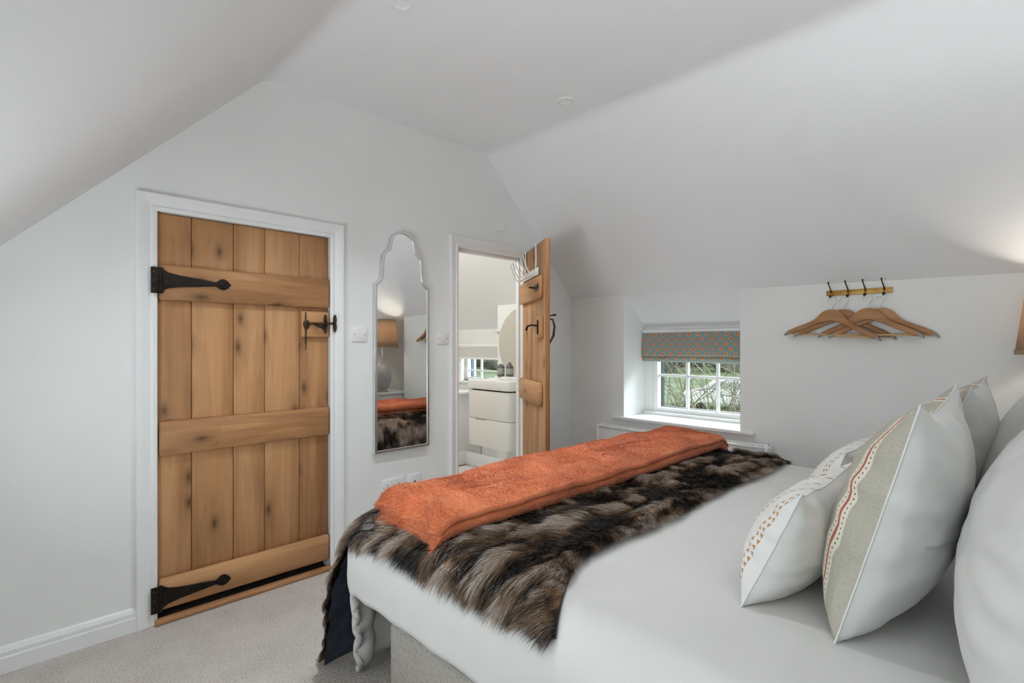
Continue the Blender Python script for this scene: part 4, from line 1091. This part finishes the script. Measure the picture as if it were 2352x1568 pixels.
def table_lamp(x, y, label, power, colour):
    lp = thing('table_lamp', label, 'lamp', (x, y, TZ), group=None)
    lathe('base', [(0, 0), (.062, 0), (.064, .012), (.05, .02), (.045, .028), (.072, .055), (.094, .11), (.100, .16), (.094, .21), (.07, .262), (.035, .295), (.020, .31), (.016, .34), (.0, .34)], MAT['lamp_base'], lp)
    tube('stem', [(0, 0, .335), (0, 0, .60)], .007, MAT['chrome'], lp, 10)
    zs0, zs1, r0, r1 = 1.112 - TZ, 1.420 - TZ, .180, .143
    sh = lathe('shade', [(r0, zs0), (r0 + (r1 - r0) * .33, zs0 + (zs1 - zs0) * .33), (r0 + (r1 - r0) * .66, zs0 + (zs1 - zs0) * .66), (r1, zs1)], MAT['shade'], lp, seg=64)
    m = sh.modifiers.new('thickness', 'SOLIDIFY'); m.thickness = .002
    for r, z in ((r0, zs0), (r1, zs1)):
        lathe('shade_binding', [(r - .002, z - .006), (r + .003, z - .006), (r + .0025, z + .014), (r - .002, z + .014)], MAT['shade_trim'], sh, seg=64)
    for g in (0, 2.1, 4.2): tube('shade_spoke', [(0, 0, zs1 - .03), (r1 * .99 * math.cos(g), r1 * .99 * math.sin(g), zs1 - .006)], .0015, MAT['chrome'], sh, 6)
    lathe('bulb', [(0, .09), (.018, .085), (.030, .062), (.028, .04), (.014, .01), (.012, -.03), (0, -.03)], MAT['bulb'], lp, (0, 0, .625), 20)
    ld = bpy.data.lights.new('lamp_light', 'POINT'); ld.energy = power; ld.color = colour; ld.shadow_soft_size = .035
    lo = bpy.data.objects.new('lamp_light', ld); COL.objects.link(lo); lo.parent = lp; lo.location = (0, 0, .69)
table_lamp(2.965, -.135, 'table lamp with tapered beige linen shade at the right edge', 6.0, (1.0, .93, .82))
# unseen uplighter added on the bed-head wall to brighten the ceiling
wlp = thing('added_uplighter', 'unseen half-bowl uplighter added above the bed head to brighten the ceiling', 'added lamp', (0.86, YH, 1.74))
V = []; F = []; nr, na_ = 8, 24
for i in range(nr + 1):
    for k in range(na_ + 1):
        ph = math.pi * k / na_; el = (math.pi / 2) * i / nr
        V.append((.15 * math.cos(ph) * math.sin(el), .002 + .15 * math.sin(ph) * math.sin(el), -.11 * math.cos(el)))
for i in range(nr):
    for k in range(na_): F.append((i * (na_ + 1) + k, (i + 1) * (na_ + 1) + k, (i + 1) * (na_ + 1) + k + 1, i * (na_ + 1) + k + 1))
bw = mesh('bowl', V, F, MAT['trim'], wlp, True, 180)
m = bw.modifiers.new('thickness', 'SOLIDIFY'); m.thickness = .006; m.offset = -1
box('back_plate', (-.05, .0, -.09), (.05, .006, .0), MAT['trim'], wlp, .002)
lathe('bulb', [(0, .03), (.014, .026), (.02, .01), (.014, -.012), (.010, -.03), (0, -.03)], MAT['bulb'], wlp, (0, .065, -.062), 18)
ld = bpy.data.lights.new('uplighter_fill', 'POINT'); ld.energy = 22.0; ld.color = (.94, .965, 1.0); ld.shadow_soft_size = .02
lo = bpy.data.objects.new('uplighter_fill', ld); COL.objects.link(lo); lo.parent = wlp; lo.location = (0, .068, -.028)


# ------------------------------------------------------------------ bathroom fittings
va = thing('vanity_unit', 'ivory washbasin unit with two drawers seen through the bathroom doorway', 'washstand', (2.93, 3.04, .32))
def vch(o): o.location = -Vector((2.93, 3.04, .32)); return o
vy0, vy1, vx0 = 2.775, 3.300, 2.705
def rounded(x0, x1, y0, y1, r, n=6):
    pts = []
    for cx_, cy_, a0 in ((x0 + r, y0 + r, 180), ):
        pts += [(cx_ + r * math.cos(math.radians(a0 + 90 * k / n)), cy_ + r * math.sin(math.radians(a0 + 90 * k / n))) for k in range(n + 1)]
    pts += [(x1, y0), (x1, y1)]
    pts += [(x0 + r + r * math.cos(math.radians(90 + 90 * k / n)), y1 - r + r * math.sin(math.radians(90 + 90 * k / n))) for k in range(n + 1)]
    return pts
def slab(name, z0, z1, inset, mat, bevel=.003, r=.05):
    return vch(plate(name, rounded(vx0 + inset, XB - .001, vy0 + inset, vy1 - inset, r), z1 - z0, mat, va, M=Matrix.Translation((0, 0, (z0 + z1) / 2)), bevel=bevel))
slab('body', .335, .775, .018, MAT['vanity'], .002)
slab('lower_drawer', .325, .545, .004, MAT['vanity'])
slab('upper_drawer', .549, .775, .004, MAT['vanity'])
vch(box('drawer_notch', (vx0 + .0025, 3.06, .540), (vx0 + .02, 3.18, .549), plain('notch_shade', (.35, .33, .30), .6), va, .001))  # grey strip, shade of the grip notch put into its colour
bs = slab('basin', .785, .862, -.004, MAT['ceramic'], .008, .055)
vch(lathe('bowl_rim', [(.150, .8625), (.145, .866), (.138, .860), (.06, .842), (0, .840)], MAT['ceramic'], va, (2.90, 3.04, 0), 40))
vch(box('back_ledge', (3.02, vy0 + .01, .858), (XB - .002, vy1 - .01, .872), MAT['ceramic'], va, .004))
tp = vch(tube('tap', [(3.085, 2.975, .868), (3.085, 2.975, 1.0), (3.08, 2.975, 1.01), (2.985, 2.975, 1.005), (2.98, 2.975, .985)], [.018, .017, .016, .013, .012], MAT['chrome'], va, 14))
tube('tap_lever', [(3.085, 2.975, 1.01), (3.085, 2.975, 1.035), (3.04, 2.975, 1.05)], [.012, .011, .007], MAT['chrome'], tp, 10)
vch(lathe('overflow', [(0, .002), (.006, .002), (.007, 0)], MAT['black_hole'], va, (3.035, 2.90, .872), 12))

def bottle(x, y, label, pump):
    t = thing('soap_bottle', label, 'bottle', (x, y, .8725), group='bathroom bottles')
    lathe('body', [(0, 0), (.030, 0), (.033, .006), (.033, .078), (.028, .092), (.016, .102), (.012, .106), (0, .106)], MAT['grey_glass'], t, seg=24)
    lathe('label_band', [(.0334, .020), (.0334, .070)], MAT['bottle_label'], t, seg=24)
    if pump:
        tube('pump', [(0, 0, .104), (0, 0, .140), (0, 0, .146), (-.02, .018, .146), (-.03, .026, .141)], [.009, .006, .006, .005, .004], MAT['white_gloss'], t, 10)
    else:
        lathe('cap', [(.013, .104), (.013, .118), (.011, .121), (0, .121)], MAT['grey_glass'], t, seg=18)
    return t
bottle(3.035, 3.225, 'grey pump soap bottle at the window end of the basin', True)
bottle(3.060, 3.140, 'grey capped bottle beside the tap on the basin', False)

rm = thing('round_mirror', 'large frameless round mirror above the basin', 'mirror', (XB, 3.055, 1.152))
mo = plate('glass', [(3.055 + .325 * math.cos(g), 1.152 + .325 * math.sin(g)) for g in np.linspace(0, 2 * math.pi, 64, endpoint=False)], .006, MAT['mirror'], rm, M=M_side(XB - .006))
mo.location = -Vector((XB, 3.055, 1.152))
mo = plate('rim', [(3.055 + .327 * math.cos(g), 1.152 + .327 * math.sin(g)) for g in np.linspace(0, 2 * math.pi, 64, endpoint=False)], .004, MAT['plate'], rm, M=M_side(XB - .003)); mo.location = -Vector((XB, 3.055, 1.152))
br = thing('towel_bracket', 'small chrome bracket on the wall corner beside the round mirror', 'bracket', (XB, 3.398, 1.256))
box('bracket_plate', (-.006, -.02, -.012), (0, .006, .012), MAT['chrome'], br, .002)
tube('bracket_peg', [(-.004, -.005, 0), (-.03, -.005, 0), (-.03, .02, 0)], .006, MAT['chrome'], br, 8)

wb_ = thing('window_2', 'small bathroom window with white glazing bars facing the meadow', 'window', (BX + .1, 3.9, .78), kind='structure')
def w2(o): o.location = -Vector((BX + .1, 3.9, .78)); return o
w2(plate('frame', hole, .05, MAT['trim'], wb_, holes=[[(bwin[0] + .035, bwin[2] + .03), (bwin[1] - .035, bwin[2] + .03), (bwin[1] - .035, bwin[3] - .03), (bwin[0] + .035, bwin[3] - .03)]], M=M_side(BX + .085), bevel=.002))
w2(plate('outer_frame', hole, .03, plain('blue_grey_outer_frame', (.05, .12, .17), .5), wb_, holes=[[(bwin[0] + .045, bwin[2] + .035), (bwin[1] - .048, bwin[2] + .035), (bwin[1] - .048, bwin[3] - .03), (bwin[0] + .045, bwin[3] - .03)]], M=M_side(BX + .125)))
w2(box('glazing_bar', (BX + .07, 3.955 - .009, bwin[2] + .03), (BX + .095, 3.955 + .009, bwin[3] - .03), MAT['trim'], wb_, .002))
for ya, yb in ((bwin[0] + .035, 3.946), (3.964, bwin[1] - .035)):
    w2(box('cross_bar', (BX + .072, ya, .880 - .007), (BX + .093, yb, .880 + .007), MAT['trim'], wb_, .002))
    for za, zb in ((bwin[2] + .03, .873), (.887, bwin[3] - .03)): w2(box('pane', (BX + .08, ya, za), (BX + .084, yb, zb), MAT['glass'], wb_))
w2(box('sill', (BX - .03, BR + .01, bwin[2] - .02), (BX + .11, YBATH - .01, bwin[2]), MAT['trim'], wb_, .003))
rb = thing('roller_blind', 'white roller blind above the bathroom window', 'blind', (BX - .03, 3.9, 1.0))
box('cloth', (.0, -.33, .01), (.004, .335, .14), MAT['white_cotton'], rb)
tube('roller', [(.012, -.34, .135), (.012, .345, .135)], .02, MAT['white_gloss'], rb, 12)
box('weight_bar', (-.004, -.335, -.002), (.008, .34, .018), MAT['white_gloss'], rb, .003)

# ------------------------------------------------------------------ outside
nG = 60
gx = np.linspace(4.6, 190, nG); gy = np.linspace(-60, 190, nG)
GX, GY = np.meshgrid(gx, gy, indexing='ij')
def gz(x, y):
    d = np.hypot(x, y)
    return -2.05 + .012 * np.maximum(d - 30, 0) * smoothstep(10, -10, np.asarray(y) - np.asarray(x) * .45) + .3 * (fbm(np.asarray(x) * .05, np.asarray(y) * .05, 300) - .5)
tag(grid_mesh('ground', np.stack([GX, GY, gz(GX, GY)], -1), MAT['meadow'], flip=False), 'green winter meadow outside the windows', 'meadow', kind='structure')

def far_tree(x, y, hgt, wid, label, seed):
    t = thing('distant_tree', label, 'tree', (x, y, float(gz(x, y))), group='trees along the far edge of the meadow')
    tube('trunk', [(0, 0, -.2), (.1, 0, hgt * .3), (0, .1, hgt * .55)], [.35, .28, .15], MAT['twig'], t, 8)
    bm = bmesh.new(); bmesh.ops.create_icosphere(bm, subdivisions=4, radius=1)
    rs = np.random.RandomState(seed)
    for v in bm.verts:
        th_, ph_ = math.atan2(v.co.y, v.co.x), v.co.z
        k = 1 + .55 * (float(fbm(np.array(th_ * 2.2 + 5), np.array(ph_ * 3.5 + seed), seed, 4)) - .5) * 1.6
        v.co = Vector((v.co.x * wid * k, v.co.y * wid * k, hgt * .52 + v.co.z * hgt * .5 * k))
    me = bpy.data.meshes.new('crown'); bm.to_mesh(me); bm.free()
    finish('crown', me, MAT['far_tree'], t, True, 180)
rs = np.random.RandomState(5)
k = 0
for ang_ in np.linspace(14, 60, 13):
    d = (62, 74)[k % 2] + rs.rand() * 3; g = math.radians(ang_ + rs.rand() * 2)
    far_tree(d * math.cos(g), d * math.sin(g), 6.5 + rs.rand() * 3, 3.0 + rs.rand() * 1.0, 'leafless tree in the hazy row at the far edge of the meadow', 400 + k); k += 1

def shrub(x, y, label, seed, h, n, spread, mats):
    t = thing('bare_shrub', label, 'shrub', (x, y, float(gz(x, y))), group='bare shrubs outside the bedroom window')
    rs = np.random.RandomState(seed)
    V = []; F = []
    def limb(p, d, ln, r, depth):
        pts = [Vector(p)]; d = Vector(d).normalized(); m = 5
        for i in range(m):
            d = (d + Vector(rs.normal(scale=.16, size=3)) + Vector((0, 0, .05))).normalized(); pts.append(pts[-1] + d * ln / m)
        k0 = len(V); sg = 5
        for i, q in enumerate(pts):
            a = d.orthogonal().normalized(); b = d.cross(a); rr_ = r * (1 - .75 * i / m)
            for s in range(sg): V.append(q + (a * math.cos(2 * math.pi * s / sg) + b * math.sin(2 * math.pi * s / sg)) * rr_)
        for i in range(m):
            for s in range(sg): F.append((k0 + i * sg + s, k0 + i * sg + (s + 1) % sg, k0 + (i + 1) * sg + (s + 1) % sg, k0 + (i + 1) * sg + s))
        if depth > 0:
            for c_ in range(4):
                i = rs.randint(2, m + 1); nd = (d + Vector(rs.normal(scale=.65, size=3))).normalized()
                limb(pts[i], nd, ln * (.40 + .25 * rs.rand()), r * .5, depth - 1)
    for s in range(n):
        g = rs.rand() * 6.28; limb((rs.normal() * .12, rs.normal() * .12, -.05), (math.cos(g) * spread, math.sin(g) * spread, 1), h * (.7 + .4 * rs.rand()), .012 + .010 * rs.rand(), 2)
    mesh('branches', V, F, mats, t, True, 180)
shrub(6.35, 2.55, 'bare dense shrub filling the right-hand window panes', 11, 3.2, 30, .30, MAT['moss_twig'])
shrub(6.0, 3.25, 'bare shrub showing in the lower middle window pane', 12, 3.0, 20, .34, MAT['twig'])
shrub(6.6, 4.15, 'sparse bare shrub reaching into the lower left window pane', 13, 2.85, 10, .32, MAT['twig'])

cx0, cy0 = 25.6, 10.75
vn = thing('parked_car', 'white car parked on the grass behind the bare shrubs', 'car', (cx0, cy0, float(gz(cx0, cy0))), math.radians(112))
side_ = [(-2.0, .28), (1.95, .28), (2.05, .55), (1.95, .80), (1.15, .92), (.55, 1.38), (.25, 1.45), (-1.35, 1.46), (-1.85, 1.05), (-2.05, .95), (-2.08, .55)]
plate('body', side_, 1.65, MAT['van'], vn, M=M_far(0), bevel=.06)
for s in (-.90, .90):
    plate('side_window', [(-1.3, 1.02), (.75, 1.02), (.40, 1.34), (-1.15, 1.36)], .02, MAT['van_glass'], vn, M=M_far(s * .922))
    for x in (-1.25, 1.25):
        wl = lathe('wheel', [(0, -.09), (.18, -.10), (.29, -.09), (.31, 0), (.29, .09), (.18, .1), (0, .09)], MAT['tyre'], vn, seg=24)
        wl.matrix_local = Matrix.Translation((x, s * .80, .30)) @ Matrix.Rotation(math.pi / 2, 4, 'X')
gx_, gy_ = 42.5, 20.9
tg_ = thing('tree_guard', 'pale blue tree guard tube standing in the meadow', 'tree guard', (gx_, gy_, float(gz(gx_, gy_))))
lathe('guard_tube', [(.07, 0), (.07, .9), (.055, .9), (.055, 0)], MAT['guard'], tg_, seg=16)
tube('stake', [(.1, 0, 0), (.1, 0, 1.0)], .02, MAT['bar_wood'], tg_, 8)
